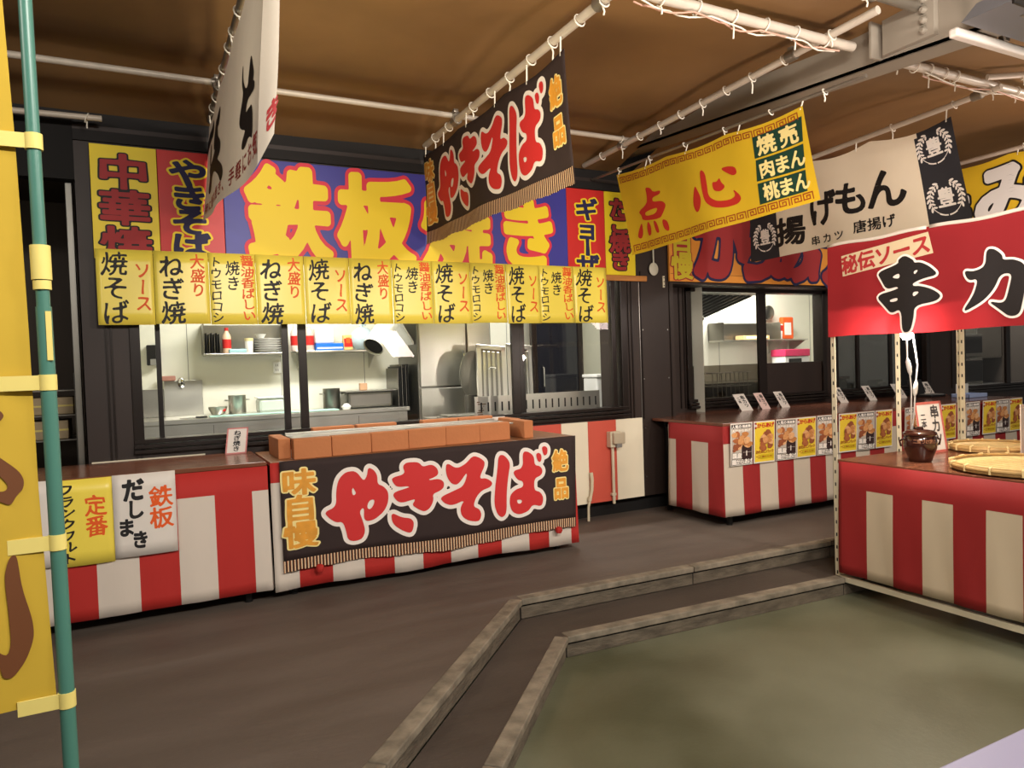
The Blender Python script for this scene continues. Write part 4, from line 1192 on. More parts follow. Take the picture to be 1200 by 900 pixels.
PL = ['black-headed fried chicken poster at the left corner of the long counter', 'yellow fried chicken poster, second from the counter corner', 'black-headed fried chicken poster between the first two yellow ones',
      'yellow fried chicken poster, fourth from the counter corner', 'black-headed fried chicken poster just left of the slotted stall post', 'yellow fried chicken poster just right of the nearest slotted stall post',
      'black-headed fried chicken poster, second right of the slotted post', 'yellow fried chicken poster with red cloth showing at its right edge', 'black-headed fried chicken poster seen above the brown jar',
      'yellow fried chicken poster half hidden behind the red-edged card', 'yellow fried chicken poster hidden in part by the far slotted post', 'black-headed fried chicken poster right of the far slotted post',
      'yellow fried chicken poster above the back bamboo tray', 'black-headed fried chicken poster, last but one at the far end', 'yellow fried chicken poster at the far end of the long counter']
used = [False, False]
for (x, k), lb in zip(PX, PL):
    wd = .268
    loc = (x + wd / 2 + .006, 4.842, .562)
    o = protos[k]
    if used[k]:
        o = copy_tree(protos[k])
    used[k] = True
    o.location = loc
    o.rotation_euler = (.03, rnd.uniform(-.012, .012), 0)
    o['label'] = lb

# ---- cards on the long counter
G_CARD = 'price cards on the long right counter'
for x, m, wd, lb in ((5.93, M_wpap, .17, 'leftmost of the trio below the fry kitchen window'), (6.22, mat('pinkish_paper', (226, 196, 186), .5), .13, 'pink-edged middle card of the trio'), (6.53, M_wpap, .13, 'rightmost of the trio'),
                     (7.52, M_wpap, .14, 'lone card right of the first slotted post'), (8.05, M_wpap, .14, 'second card right of the first slotted post'), (8.62, M_wpap, .17, 'card beside the hanging lamp cords'), (9.62, M_wpap, .2, 'card behind the black register')):
    card(x if x < 9.3 else 9.2, 5.86, .952, wd, .20, .42, m, [('串カツ', .68, .9, .4, .24), ('二本', .28, .8, .26, .18)], 'cream price card on the long counter, ' + lb, G_CARD, skew=.055)

# ---- small goods at the far end of the long counter
t = thing('cash_register', 'flat black register with an open lid on the far end of the long counter', 'register', (8.95, 5.75, .952))
mb = MB(); mb.box(8.82, 9.12, 5.62, 5.86, .953, .985, M_black, .006); mb.build('body', t)
mb = MB(); mb.box(8.82, 9.12, -.004, .004, 0, .20, M_black, .003, Matrix.Translation((0, 5.88, .985)) @ Matrix.Rotation(-.35, 4, 'X')); mb.build('lid', t)
mb = MB()
for i in range(6):
    for j in range(3):
        mb.box(8.84 + i * .045, 8.875 + i * .045, 5.65 + j * .05, 5.685 + j * .05, .985, .992, M_grey, .002)
mb.build('key_pad', t)
t = thing('plastic_tray', 'pale blue plastic tray behind the second slotted post', 'tray', (9.1, 5.3, .952))
mb = MB(); mb.box(8.90, 9.28, 5.2, 5.42, .953, .962, mat('pale_blue', (150, 168, 206), .4), .003)
for (a, b, c, d) in ((8.90, 9.28, 5.2, 5.208), (8.90, 9.28, 5.412, 5.42), (8.90, 8.908, 5.2, 5.42), (9.272, 9.28, 5.2, 5.42)):
    mb.box(a, b, c, d, .953, 1.0, mat('pale_blue', (150, 168, 206), .4), .002)
mb.build('tray_body', t)
mb = MB(); mb.box(8.96, 9.2, 5.26, 5.36, .962, .975, M_wpap, .002); tag(mb.build('folded_paper', None, (9.08, 5.3, .962)), 'folded white paper lying in the pale blue tray', 'paper')
t = thing('acrylic_stand', 'frosted acrylic sign stand at the far end of the long counter', 'stand', (9.3, 5.55, .952))
mb = MB(); mb.box(9.14, 9.40, 5.50, 5.506, .955, 1.11, mat('frosted_acrylic', (206, 206, 200), .3), .002); mb.build('panel', t)
mb = MB(); mb.box(9.14, 9.40, 5.46, 5.56, .952, .958, mat('frosted_acrylic', (206, 206, 200), .3), .002); mb.build('foot', t)

# ================================================================== OUTLET, HOSE, LADLE
t = thing('outlet_box', 'weatherproof grey outlet box with a conduit on the striped panel', 'outlet', (4.11, 5.86, .16))
mb = MB(); mb.box(4.05, 4.17, 5.80, 5.874, .70, .855, M_cream, .008); mb.build('box', t)
mb = MB(); mb.box(4.065, 4.20, 5.76, 5.80, .735, .85, mat('beige_plastic', (190, 176, 150), .4), .012); mb.box(4.10, 4.16, 5.765, 5.80, .70, .74, M_grey, .004); mb.build('hinged_cover', t)
mb = MB(); mb.tube([(4.10, 5.845, .70), (4.10, 5.845, .14)], .016, M_cream, 12); mb.build('conduit', t)
mb = MB(); mb.box(4.075, 4.125, 5.835, 5.872, .22, .245, M_cream, .002); mb.build('pipe_clip', t)
mb = MB(); mb.tube([(3.845, 5.855, .47), (3.85, 5.85, .40), (3.845, 5.852, .30), (3.825, 5.85, .22), (3.80, 5.85, .14), (3.79, 5.84, .004)], [.018, .018, .017, .014, .013, .013], mat('cream_hose', (214, 202, 172), .5), 12)
mb.tube([(3.822, 5.85, .235), (3.815, 5.85, .20)], .021, M_cream, 10)
tag(mb.build('drain_hose', None, (3.82, 5.85, .004)), 'short cream drain hose against the striped panel near the floor', 'hose')
t = thing('hanging_ladle', 'pale round paddle hanging on the dark post between the signs', 'ladle', (4.70, 5.86, 2.4))
mb = MB(); mb.lathe([(0, 0), (.05, .001), (.058, .006), (.05, .012), (0, .014)], (0, 0, 0), mat('bone_plastic', (200, 196, 176), .4), 20, Matrix.Translation((4.70, 5.885, 2.475)) @ Matrix.Rotation(math.pi / 2, 4, 'X') @ Matrix.Diagonal((1, 1.15, 1, 1))); mb.build('disc', t)
mb = MB(); mb.tube([(4.70, 5.88, 2.53), (4.695, 5.88, 2.95)], .008, mat('bone_plastic', (200, 196, 176), .4), 8); mb.build('handle', t)
mb = MB(); mb.box(4.82, 4.845, 5.885, 5.9, 2.29, 2.41, M_cream, .003)
for z in (2.31, 2.35, 2.39):
    mb.box(4.828, 4.838, 5.882, 5.886, z - .005, z + .005, M_black)
tag(mb.build('metal_hinge', None, (4.83, 5.89, 2.29)), 'small cream metal hinge beside the orange sign board', 'hinge')

# ================================================================== SKEWER STALL ON THE RIGHT
SX0, SX1, SX2, SY0, SY1 = 4.60, 5.35, 6.12, 1.55, 3.70
def angle_post(x, y, sx, sy, z0, z1, m):
    mb = MB(); w_, th = .042, .003
    mb.box(x, x + sx * w_, y, y + sy * th, z0, z1, m)
    mb.box(x, x + sx * th, y, y + sy * w_, z0, z1, m)
    z = z0 + .06
    while z < z1 - .05:
        mb.box(x + sx * .016, x + sx * .026, y - sy * .0012, y + sy * .0045, z, z + .026, M_void)
        mb.box(x - sx * .0012, x + sx * .0045, y + sy * .016, y + sy * .026, z, z + .026, M_void)
        z += .095
    return mb
t = thing('skewer_stall', 'cream slotted angle-steel frame of the skewer stall on casters', 'frame', (5.35, 2.7, Z2))
for x, y, sx, sy in ((SX0, SY1, 1, -1), (SX1, SY1, 1, -1), (SX2, SY1 - .05, -1, -1), (SX0, SY0, 1, 1), (SX1, SY0, 1, 1), (SX2, SY0, -1, 1)):
    p = angle_post(x, y, sx, sy, Z2 + .09, 2.33, M_cream).build('post', t)
    mb = MB()
    mb.lathe([(.0, -.012), (.028, -.012), (.034, -.006), (.034, .006), (.028, .012), (0, .012)], (0, 0, 0), M_black, 16, Matrix.Translation((x + sx * .02, y + sy * .02, Z2 + .034)) @ Matrix.Rotation(math.pi / 2, 4, 'Y'))
    mb.box(x + sx * .02 - .018, x + sx * .02 + .018, y + sy * .02 - .004, y + sy * .02 + .022, Z2 + .034, Z2 + .095, M_steel, .003)
    c = mb.build('caster', p, base=tuple(t['_base']))
for x in (SX0, SX1 + .03, SX2 - .03):
    mb = MB(); mb.box(x, x + .03, SY0, SY1 - (0 if x < 6 else .05), Z2 + .10, Z2 + .14, M_cream, .002); mb.build('side_rail', t)
for y in (SY0, SY1 - .03):
    mb = MB(); mb.box(SX0, SX2, y, y + .03, Z2 + .10, Z2 + .14, M_cream, .002); mb.build('end_rail', t)
mb = MB(); mb.box(SX0, SX2, SY0, SY1 - .04, .73, .757, M_brownt, .003); mb.build('table_top', t)
mb = MB(); mb.box(SX0 + .005, SX2, SY0, SY1 - .04, 1.80, 1.825, M_cream, .003); mb.build('shading_shelf', t)  # unseen board, added to block the bulb's light from the upper valance
mb = MB(); mb.box(SX0 + .03, SX2 - .03, SY0, SY1 - .05, 2.30, 2.33, M_cream, .003); mb.build('roof_frame', t)
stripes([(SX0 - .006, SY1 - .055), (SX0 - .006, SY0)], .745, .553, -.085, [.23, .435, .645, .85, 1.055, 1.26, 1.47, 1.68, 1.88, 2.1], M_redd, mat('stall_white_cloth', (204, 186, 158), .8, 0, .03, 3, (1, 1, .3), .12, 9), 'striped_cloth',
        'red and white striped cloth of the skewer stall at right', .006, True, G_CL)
t = thing('stall_valance', 'red 串カ valance cloth hanging along the top of the skewer stall', 'valance cloth', (4.55, 2.7, 1.68))
def W(u, v, o):      # u: metres from the far end, v: height
    h = (2.34 - v) / .66
    return (4.565 - .03 * h * (.4 + .6 * math.sin(u * 5 + .4)) * .5 + .006 * math.sin(u * 17) * h - o, 3.68 - u, v)
M_val = mat('valance_red', (166, 40, 46), .75, 0, .04, 3, (1, 1, 1), .1, 8, trans=.4)
mb = MB(); mb.grid(lambda a, b: W(a * 2.15, 1.672 + .005 * math.sin(a * 14) * (1 - b) + b * .678, 0), 70, 18, M_val); mb.build('cloth', t)
mb = MB()
for k in range(3):
    mb.grid(lambda a, b, k=k: W(k * .78 + a * .76, 2.333 + b * .022 + .006 * math.sin(a * 9 + k), .003), 12, 1, M_wcloth)
mb.build('white_hem', t, solid=.001)
L = Letters(W, .003)
L.loops(KUSHI, I_blk, I_wht, .014, 1, 1, .0085, 3, 0, 2)
(a, b), (c, d), (e, f), (g, h) = HIDEN
def quad_uv(x, y):
    return ((1 - x) * (y * a + (1 - y) * g) + x * (y * c + (1 - y) * e), (1 - x) * (y * b + (1 - y) * h) + x * (y * d + (1 - y) * f))
n = 10
L.add([[quad_uv(k / n, 0), quad_uv((k + 1) / n, 0), quad_uv((k + 1) / n, 1), quad_uv(k / n, 1)] for k in range(n)], mat('beige_patch', (206, 186, 150), .8), 1)
for k, cc in enumerate('秘伝ソース'):
    x, y = quad_uv(.1 + .2 * k, .5)
    L.ch(cc, x, y, .135, .135, I_drd, .035, 2, .10, 0, 44)
L.build(t)

# lamp clipped under the shelf
t = thing('clamp_lamp', 'bare bright bulb hanging below the skewer stall valance', 'lamp', (4.69, 3.14, 1.66))
M_bulb = mat('bulb_glow', (255, 250, 240), .3, emit=60)
BC = (4.665, 3.14, 1.678)
mb = MB(); mb.lathe([(0, -.05), (.02, -.048), (.034, -.03), (.037, -.008), (.026, .016), (.016, .03), (.015, .04)], BC, M_bulb, 18); mb.build('bulb', t)
mb = MB(); mb.lathe([(.018, 0), (.02, .01), (.018, .04), (.008, .05)], (BC[0], BC[1], BC[2] + .038), M_white, 14); mb.build('socket', t)
mb = MB(); mb.tube([(4.69, 3.14, 1.795), (4.66, 3.12, 1.78), (4.652, 3.115, 1.70), (4.655, 3.13, 1.62), (4.70, 3.16, 1.50), (4.74, 3.17, 1.40), (4.80, 3.20, 1.28), (4.88, 3.26, 1.10), (4.98, 3.33, .95), (5.10, 3.42, .766)], .005, M_white, 8); mb.build('cord', t)
mb = MB(); mb.tube([(4.74, 3.16, 1.79), (4.78, 3.16, 1.6), (4.82, 3.165, 1.45), (4.83, 3.19, 1.30), (4.90, 3.25, 1.1), (5.0, 3.34, .93), (5.14, 3.44, .766)], .005, M_white, 8); mb.build('second_cord', t)
for p, q in (((4.70, 3.16, 1.50), (4.755, 3.175, 1.38)), ((4.825, 3.18, 1.34), (4.85, 3.21, 1.23))):
    mb = MB(); P, Q = Vector(p), Vector(q); mb.tube([P, P.lerp(Q, .2), P.lerp(Q, .5), P.lerp(Q, .8), Q], [.006, .014, .016, .014, .006], M_white, 10); mb.build('inline_switch', t)
ld = bpy.data.lights.new('bulb_light', 'POINT'); ld.energy = 52; ld.color = (1, .9, .78); ld.shadow_soft_size = .03
lo = bpy.data.objects.new('bulb_light', ld); COL.objects.link(lo); lo.location = (4.73, 3.14, 1.64)

# jar
t = thing('sauce_jar', 'round dark brown glazed jar with a lid on the stall table', 'jar', (4.93, 3.23, .757))
mb = MB(); mb.lathe([(0, 0), (.085, 0), (.092, .01), (.098, .03), (.128, .10), (.134, .15), (.128, .185), (.118, .20), (.12, .208), (.112, .212), (0, .212)], (4.93, 3.23, .757), M_jar, 36); mb.build('body', t)
mb = MB(); mb.lathe([(.13, .206), (.134, .214), (.128, .226), (.10, .240), (.05, .248), (.03, .25), (.028, .262), (.018, .268), (0, .268)], (4.93, 3.23, .757), M_jar, 36); mb.build('lid', t)
mb = MB(); mb.tube([(4.93 + .122, 3.23 - .06, .94), (4.93 + .16, 3.23 - .08, .92), (4.93 + .15, 3.23 - .075, .88)], .009, M_jar, 8)
mb.tube([(4.93 - .122, 3.23 + .06, .94), (4.93 - .16, 3.23 + .08, .92), (4.93 - .15, 3.23 + .075, .88)], .009, M_jar, 8); mb.build('ear_handles', t)
def WJ(u, v, o):     # writing around the shoulder
    a = math.radians(232) + u
    r = .1325 + o - .1 * max(0, v - .17)
    return (4.93 + r * math.cos(a), 3.23 + r * math.sin(a), .757 + v)
L = Letters(WJ, .002)
M_jl = mat('glaze_relief', (150, 104, 76), .4)
for k, c in enumerate('二度づけ禁止'):
    L.ch(c, -.62 + .24 * k, .165, .24, .034, M_jl, .02, 1, 0, 0, 26)
L.build(t)
t.scale = (.82, .82, .93)

# card in a red frame
card(5.40, 3.42, .757, .33, .40, .22, M_wpap, [('串カツ', .70, .93, .34, .27), ('二本', .26, .78, .2, .14)], 'large white card 串カツ framed in red behind the jar', None, mat('red_card_frame', (196, 104, 92), .5), mat('ink_grey', (70, 62, 60), .6), skew=-.05)
t = thing('menu_stand', 'blank white menu stand at the right edge between the trays', 'stand', (5.66, 2.87, .757))
mb = MB(); mb.box(5.50, 5.82, 2.86, 2.866, .762, 1.145, mat('milky_card', (224, 206, 190), .4), .002); mb.build('panel', t)
mb = MB(); mb.box(5.51, 5.82, 2.84, 2.90, .757, .763, M_white, .002); mb.build('foot', t)
# bamboo trays
def tray(cx, cy, r, z, label):
    t = thing('bamboo_tray', label, 'tray', (cx, cy, z), 'round woven bamboo trays on the stall table')
    mb = MB()
    mb.lathe([(0, .012), (r * .5, .012), (r * .9, .018), (r * .96, .035), (r * .955, .022), (r * .9, .006), (0, .004)], (cx, cy, z), M_bamboo, 48)
    n = 22
    for k in range(n):
        x = -r * .88 + 2 * r * .88 * (k + .5) / n
        hh = math.sqrt(max(0, (r * .9) ** 2 - x * x))
        mb.box(cx + x - .011, cx + x + .011, cy - hh, cy + hh, z + .014 + .003 * (k % 2), z + .018 + .003 * (k % 2), M_bamboo)
    mb.build('woven_base', t)
    mb = MB()
    for (rr, zz, q) in ((r * .985, .020, .012), (r * 1.0, .034, .012), (r * .975, .046, .010)):
        ring = [(cx + rr * math.cos(a), cy + rr * math.sin(a), z + zz) for a in [2 * math.pi * k / 48 for k in range(49)]]
        mb.tube(ring, q, M_bamboo2, 8, False)
    for k in range(16):
        a = 2 * math.pi * k / 16
        d = Vector((math.cos(a), math.sin(a), 0)); c = Vector((cx, cy, z)) + d * r * .985
        mb.tube([c - d * .014 + Vector((0, 0, .012)), c + d * .016 + Vector((0, 0, .016)), c + d * .016 + Vector((0, 0, .05)), c - d * .016 + Vector((0, 0, .058))], .007, mat('bamboo_binding', (226, 200, 142), .5), 6)
    mb.build('rim', t)
    return t
tray(5.06, 2.58, .44, .757, 'large round bamboo tray nearest the viewer on the stall table')
tray(5.86, 3.24, .30, .757, 'round bamboo tray behind, beside the far slotted post')

# pale table corner bottom right
t = thing('white_table', 'pale lavender table corner at the bottom right', 'table', (2.4, .75, Z2))
M_lav = mat('lavender_white', (152, 149, 174), .4)
mb = MB(); mb.box(1.70, 3.4, .35, 1.15, .435, .46, M_lav, .006); mb.build('table_top', t)
for x in (1.8, 3.3):
    for y in (.45, 1.05):
        mb = MB(); mb.tube([(x, y, Z2 + .001), (x, y, .436)], .018, M_grey, 10); mb.build('leg', t)

# ================================================================== KITCHEN CONTENTS
KY = 7.99
def bench(x0, x1, y0, y1, z, label, floor=.3):
    t = thing('steel_bench', label, 'bench', ((x0 + x1) / 2, (y0 + y1) / 2, floor), 'stainless benches in the kitchen')
    mb = MB(); mb.box(x0, x1, y0, y1, z - .045, z, M_steel, .005); mb.build('bench_top', t)
    mb = MB(); mb.box(x0 + .02, x1 - .02, y0 + .03, y1, floor + .12, z - .045, M_steel, .004)
    mb.box(x0 + (x1 - x0) * .5, x0 + (x1 - x0) * .5 + .006, y0 + .026, y0 + .032, floor + .14, z - .07, M_steeld); mb.build('bench_body', t)
    for x in (x0 + .06, x1 - .06):
        for y in (y0 + .08, y1 - .06):
            mb = MB(); mb.tube([(x, y, floor), (x, y, floor + .125)], .02, M_steel, 10); mb.build('leg', t)
    return t
bench(-.25, 1.42, 7.35, 7.98, 1.14, 'stainless sink bench along the kitchen back wall, left')
bench(1.44, 2.56, 7.40, 7.98, 1.135, 'stainless bench carrying the stock pots, centre of kitchen')
bench(2.60, 4.1, 6.52, 7.12, 1.03, 'low stainless worktop behind the centre of the long window')
mb = MB(); mb.box(.19, .545, 7.955, 7.985, 1.14, 1.50, M_steel, .004); mb.box(-.25, .19, 7.965, 7.985, 1.14, 1.42, M_steeld, .004)
tag(mb.build('splashback', None, (.2, 7.97, 1.14)), 'stainless splashback plate behind the tap', 'panel')
t = thing('wall_tap', 'chrome tap on the splashback of the left kitchen bench', 'tap', (.35, 7.9, 1.5))
mb = MB(); mb.tube([(.35, 7.955, 1.46), (.35, 7.90, 1.46), (.355, 7.86, 1.44)], .014, M_chrome, 10); mb.build('spout', t)
mb = MB(); mb.lathe([(0, 0), (.03, 0), (.034, .02), (.02, .05), (0, .055)], (.35, 7.92, 1.475), M_chrome, 14); mb.build('valve_knob', t)
mb = MB(); mb.lathe([(.03, 0), (.03, .012), (.01, .014)], (0, 0, 0), M_chrome, 14, Matrix.Translation((.35, 7.955, 1.46)) @ Matrix.Rotation(math.pi / 2, 4, 'X')); mb.build('flange', t)
t = thing('soap_dispenser', 'dark soap dispenser on the wall behind the left sash', 'dispenser', (.10, 7.95, 1.66))
mb = MB(); mb.box(.05, .16, 7.90, 7.995, 1.66, 1.86, M_black, .01); mb.box(.08, .13, 7.88, 7.90, 1.66, 1.72, M_grey, .004); mb.build('body', t)
t = thing('brush', 'pinkish scrubbing brush lying on the bench by the sink', 'brush', (.22, 7.8, 1.50))
mb = MB(); mb.box(.16, .30, 7.90, 7.95, 1.50, 1.55, mat('brush_pink', (170, 120, 104), .6), .01); mb.build('block', t)

def steel_shelf(x0, x1, z, label, back=None, ends=True, y1=KY, d=.30):
    t = thing('wall_shelf', label, 'shelf', ((x0 + x1) / 2, y1 - d / 2, z), 'kitchen wall shelves')
    mb = MB(); mb.box(x0, x1, y1 - d, y1, z - .02, z, M_steel, .003); mb.build('shelf_board', t)
    if back:
        mb = MB(); mb.box(x0, x1, y1 - .012, y1, z, z + back, M_steeld, .002); mb.build('back_panel', t)
        for x in (x0, x1 - .008):
            mb = MB(); mb.box(x, x + .008, y1 - d, y1, z, z + back, M_steeld, .002); mb.build('end_panel', t)
    else:
        for x in (x0 + .06, x1 - .06):
            mb = MB(); mb.faces([(x, y1 - d, z - .02), (x, y1, z - .02), (x, y1, z - .2), (x + .008, y1 - d, z - .02), (x + .008, y1, z - .02), (x + .008, y1, z - .2)], [(0, 1, 2), (5, 4, 3), (0, 3, 4, 1), (1, 4, 5, 2), (2, 5, 3, 0)], M_steel); mb.build('bracket', t)
    return t
steel_shelf(.555, 1.345, 1.755, 'open-fronted stainless wall shelf holding plates, left of kitchen', .30)
steel_shelf(1.44, 2.35, 1.765, 'stainless wall shelf with milk bottles and a blue box')
t = thing('wire_rack', 'dark rack of thin metal trays at the left end of the plate shelf', 'rack', (.65, 7.82, 1.757))
for k in range(6):
    mb = MB(); mb.box(.585 + k * .024, .589 + k * .024, 7.72, 7.95, 1.76, 1.965 - .01 * (k % 2), M_steeld if k % 2 else M_black); mb.build('tray_sheet', t)
mb = MB(); mb.box(.575, .725, 7.72, 7.95, 1.757, 1.764, M_black); mb.build('rack_base', t)
def bottle(cx, cy, z, r, h, m, mc, ml, label, group=None, square=False):
    t = thing('bottle', label, 'bottle', (cx, cy, z), group)
    mb = MB(); mb.lathe([(r * .94, 0), (r, .006), (r, h * .62), (r * .9, h * .7), (r * .42, h * .84), (r * .42, h * .9)], (cx, cy, z), m, 18); mb.build('body', t)
    mb = MB(); mb.lathe([(r * .46, h * .88), (r * .46, h), (r * .4, h)], (cx, cy, z), mc, 16); mb.build('cap', t)
    mb = MB(); mb.lathe([(r * 1.012, h * .2), (r * 1.012, h * .55)], (cx, cy, z), ml, 18); mb.build('bottle_label', t)
    return t
M_redp = mat('red_plastic', (196, 40, 36), .4)
bottle(.78, 7.80, 1.757, .042, .26, mat('pale_sauce', (224, 190, 160), .4), M_redp, M_redp, 'red-capped sauce bottle on the plate shelf')
mb = MB(); mb.box(.79, .99, 7.72, 7.9, 1.757, 1.80, mat('teal_pack', (150, 190, 196), .5), .012); tag(mb.build('cloth_pack', None, (.89, 7.81, 1.757)), 'folded pale teal cloths on the plate shelf', 'cloth')
t = thing('measuring_cup', 'small white cup with a lid on the plate shelf', 'cup', (.985, 7.74, 1.757))
mb = MB(); mb.lathe([(.034, 0), (.036, .004), (.04, .12), (.036, .12)], (.985, 7.74, 1.757), M_white, 16); mb.build('body', t)
mb = MB(); mb.lathe([(.043, .12), (.043, .15), (.0, .152)], (.985, 7.74, 1.757), mat('lid_cream', (206, 190, 140), .5), 16); mb.build('lid', t)
for k in range(6):
    mb = MB(); mb.lathe([(0, .004), (.07, .004), (.135, .022), (.137, .026), (.07, .009), (0, .008)], (1.185, 7.82, 1.757 + k * .024), M_white, 26)
    o = mb.build('plate', None, (1.185, 7.82, 1.757 + k * .024))
    tag(o, ['bottom white plate of the stack on the shelf', 'second white plate from the bottom of the stack', 'third white plate from the bottom of the stack', 'third white plate from the top of the stack', 'second white plate from the top of the stack', 'top white plate of the stack on the shelf'][k], 'plate', 'stacked white plates on the plate shelf')
mb = MB(); mb.lathe([(.02, 0), (.03, .002), (.055, .04), (.053, .04), (.028, .006), (0, .006)], (1.1, 7.74, 1.757 + 6 * .024 + .004), M_white, 20); tag(mb.build('bowl', None, (1.1, 7.74, 1.905)), 'small white bowl on top of the stacked plates', 'bowl')
t = thing('wall_socket', 'white wall socket below the plate shelf', 'socket', (1.29, 7.985, 1.55))
mb = MB(); mb.box(1.25, 1.33, 7.975, 7.995, 1.54, 1.66, M_white, .006); mb.build('plate', t)
mb = MB()
for z in (1.575, 1.625):
    mb.box(1.275, 1.28, 7.973, 7.976, z - .012, z + .012, M_black); mb.box(1.295, 1.30, 7.973, 7.976, z - .012, z + .012, M_black)
mb.build('slots', t)
for k, (x, mb_c, lb) in enumerate(((1.46, (226, 206, 196), 'white milk bottle with a red label at the left of the long shelf'), (1.60, (216, 190, 176), 'white milk bottle with a red and black label beside the sash'))):
    bottle(x, 7.80, 1.767, .052, .29, mat('milk_%d' % k, mb_c, .4), M_white, M_redp, lb, 'milk bottles on the long kitchen shelf')
mb = MB(); mb.box(1.66, 1.95, 7.74, 7.9, 1.767, 1.842, mat('blue_box', (30, 110, 214), .4), .004); mb.box(1.67, 1.94, 7.738, 7.74, 1.785, 1.80, M_white)
tag(mb.build('carton', None, (1.8, 7.82, 1.767)), 'bright blue carton lying on the long kitchen shelf', 'carton')
mb = MB(); mb.box(1.66, 1.86, 7.76, 7.88, 1.842, 2.02, M_white, .02); tag(mb.build('paper_bag', None, (1.76, 7.82, 1.842)), 'white paper pack on the blue carton', 'pack')
t = thing('seasoning_pack', 'red and orange seasoning pack beside the blue carton', 'pack', (2.0, 7.8, 1.767))
mb = MB(); mb.box(1.96, 2.06, 7.76, 7.84, 1.767, 1.93, mat('pack_cream', (226, 190, 120), .5), .01); mb.build('body', t)
mb = MB(); mb.box(1.965, 2.055, 7.757, 7.76, 1.80, 1.89, M_redp); mb.box(1.985, 2.03, 7.754, 7.757, 1.84, 1.90, I_or); mb.build('pack_label', t)
t = thing('plastic_bag', 'crumpled pale blue plastic bag on the long kitchen shelf', 'bag', (2.2, 7.8, 1.767))
mb = MB(); mb.lathe([(.06, 0), (.10, .02), (.135, .08), (.14, .14), (.11, .20), (.06, .235), (.03, .25), (.02, .25)], (2.18, 7.80, 1.767), mat('pale_blue_film', (186, 204, 212), .25, 0, .1, 12, (1, 1, 1), .6, 14), 22); mb.build('body', t)
mb = MB(); mb.tube([(2.18, 7.8, 2.0), (2.16, 7.8, 2.03), (2.21, 7.79, 2.06)], [.03, .018, .03], mat('pale_blue_film', (186, 204, 212)), 8); mb.build('knot', t)

def pot(cx, cy, z, r, h, label, m=M_steel, lid=False, handles=True, dark=False):
    t = thing('stock_pot', label, 'pot', (cx, cy, z), 'steel pots on the kitchen benches')
    mb = MB(); mb.lathe([(r * .96, 0), (r, .008), (r, h - .006), (r * 1.03, h), (r * .98, h), (r * .97, .012), (0, .01)], (cx, cy, z), m, 28); mb.build('body', t)
    if handles:
        for s in (-1, 1):
            mb = MB(); mb.tube([(cx + s * r, cy - .03, z + h * .75), (cx + s * (r + .03), cy - .02, z + h * .75), (cx + s * (r + .03), cy + .02, z + h * .75), (cx + s * r, cy + .03, z + h * .75)], .006, m, 8); mb.build('handle', t)
    if lid:
        mb = MB(); mb.lathe([(r * 1.04, h), (r * 1.04, h + .008), (r * .3, h + .03), (.02, h + .03), (.02, h + .05), (0, h + .052)], (cx, cy, z), m, 28); mb.build('lid', t)
    return t
pot(.845, 7.72, 1.142, .085, .19, 'tall steel colander pot on the left kitchen bench')
t = thing('steel_bowl', 'small steel mixing bowl with a red ladle on the left bench', 'bowl', (.66, 7.70, 1.142))
mb = MB(); mb.lathe([(.03, 0), (.06, .01), (.085, .06), (.088, .085), (.083, .06), (.055, .015), (0, .012)], (.66, 7.70, 1.142), M_steel, 24); mb.build('body', t)
mb = MB(); mb.lathe([(0, .0), (.03, .015), (.03, .035), (0, .05)], (.70, 7.66, 1.17), M_redp, 14); mb.build('ladle_cup', t)
t = thing('storage_tub', 'translucent lidded tub on the left kitchen bench', 'tub', (1.16, 7.68, 1.142))
mb = MB(); mb.box(1.03, 1.29, 7.55, 7.80, 1.142, 1.29, mat('tub_plastic', (200, 206, 196), .3), .03); mb.build('body', t)
mb = MB(); mb.box(1.02, 1.30, 7.54, 7.81, 1.29, 1.305, M_white, .006); mb.build('lid', t)
mb = MB(); mb.box(.56, 1.40, 7.38, 7.53, 1.142, 1.152, mat('mint_board', (178, 220, 206), .4), .004); tag(mb.build('cutting_board', None, (.98, 7.6, 1.142)), 'pale mint cutting board along the left bench', 'cutting board', 'mint cutting boards')
mb = MB(); mb.box(1.47, 1.80, 7.42, 7.62, 1.137, 1.149, mat('mint_board', (178, 220, 206), .4), .004); tag(mb.build('cutting_board', None, (1.63, 7.5, 1.137)), 'pale mint cutting board on the centre bench left of the pots', 'cutting board', 'mint cutting boards')
for k, lb in enumerate(('black-handled knife lying flat at the front of the left bench', 'second knife beside the splashback')):
    t = thing('kitchen_knife', lb, 'knife', (.42, 7.42 + .05 * k, 1.142), 'knives on the left bench')
    mb = MB(); mb.box(.30, .44, 7.40 + .05 * k, 7.43 + .05 * k, 1.142, 1.146, M_chrome, .001); mb.build('blade', t)
    mb = MB(); mb.box(.44, .54, 7.405 + .05 * k, 7.425 + .05 * k, 1.142, 1.156, M_black, .004); mb.build('handle', t)
pot(1.80, 7.74, 1.137, .09, .22, 'steel stock pot left of the big rectangular pan', M_steeld)
t = thing('gastro_pan', 'large rectangular steel pan on the centre kitchen bench', 'pan', (2.12, 7.7, 1.137))
mb = MB(); mb.box(1.93, 2.43, 7.56, 7.90, 1.137, 1.31, M_steeld, .03); mb.build('body', t)
mb = MB(); mb.box(1.90, 2.46, 7.53, 7.93, 1.31, 1.322, M_steel, .005); mb.build('rim', t)
mb = MB(); mb.box(2.1, 2.18, 7.68, 7.74, 1.323, 1.40, mat('carton_brown', (190, 150, 116), .6), .008); tag(mb.build('small_carton', None, (2.14, 7.7, 1.323)), 'small brown and white carton standing on the rectangular pan', 'carton')
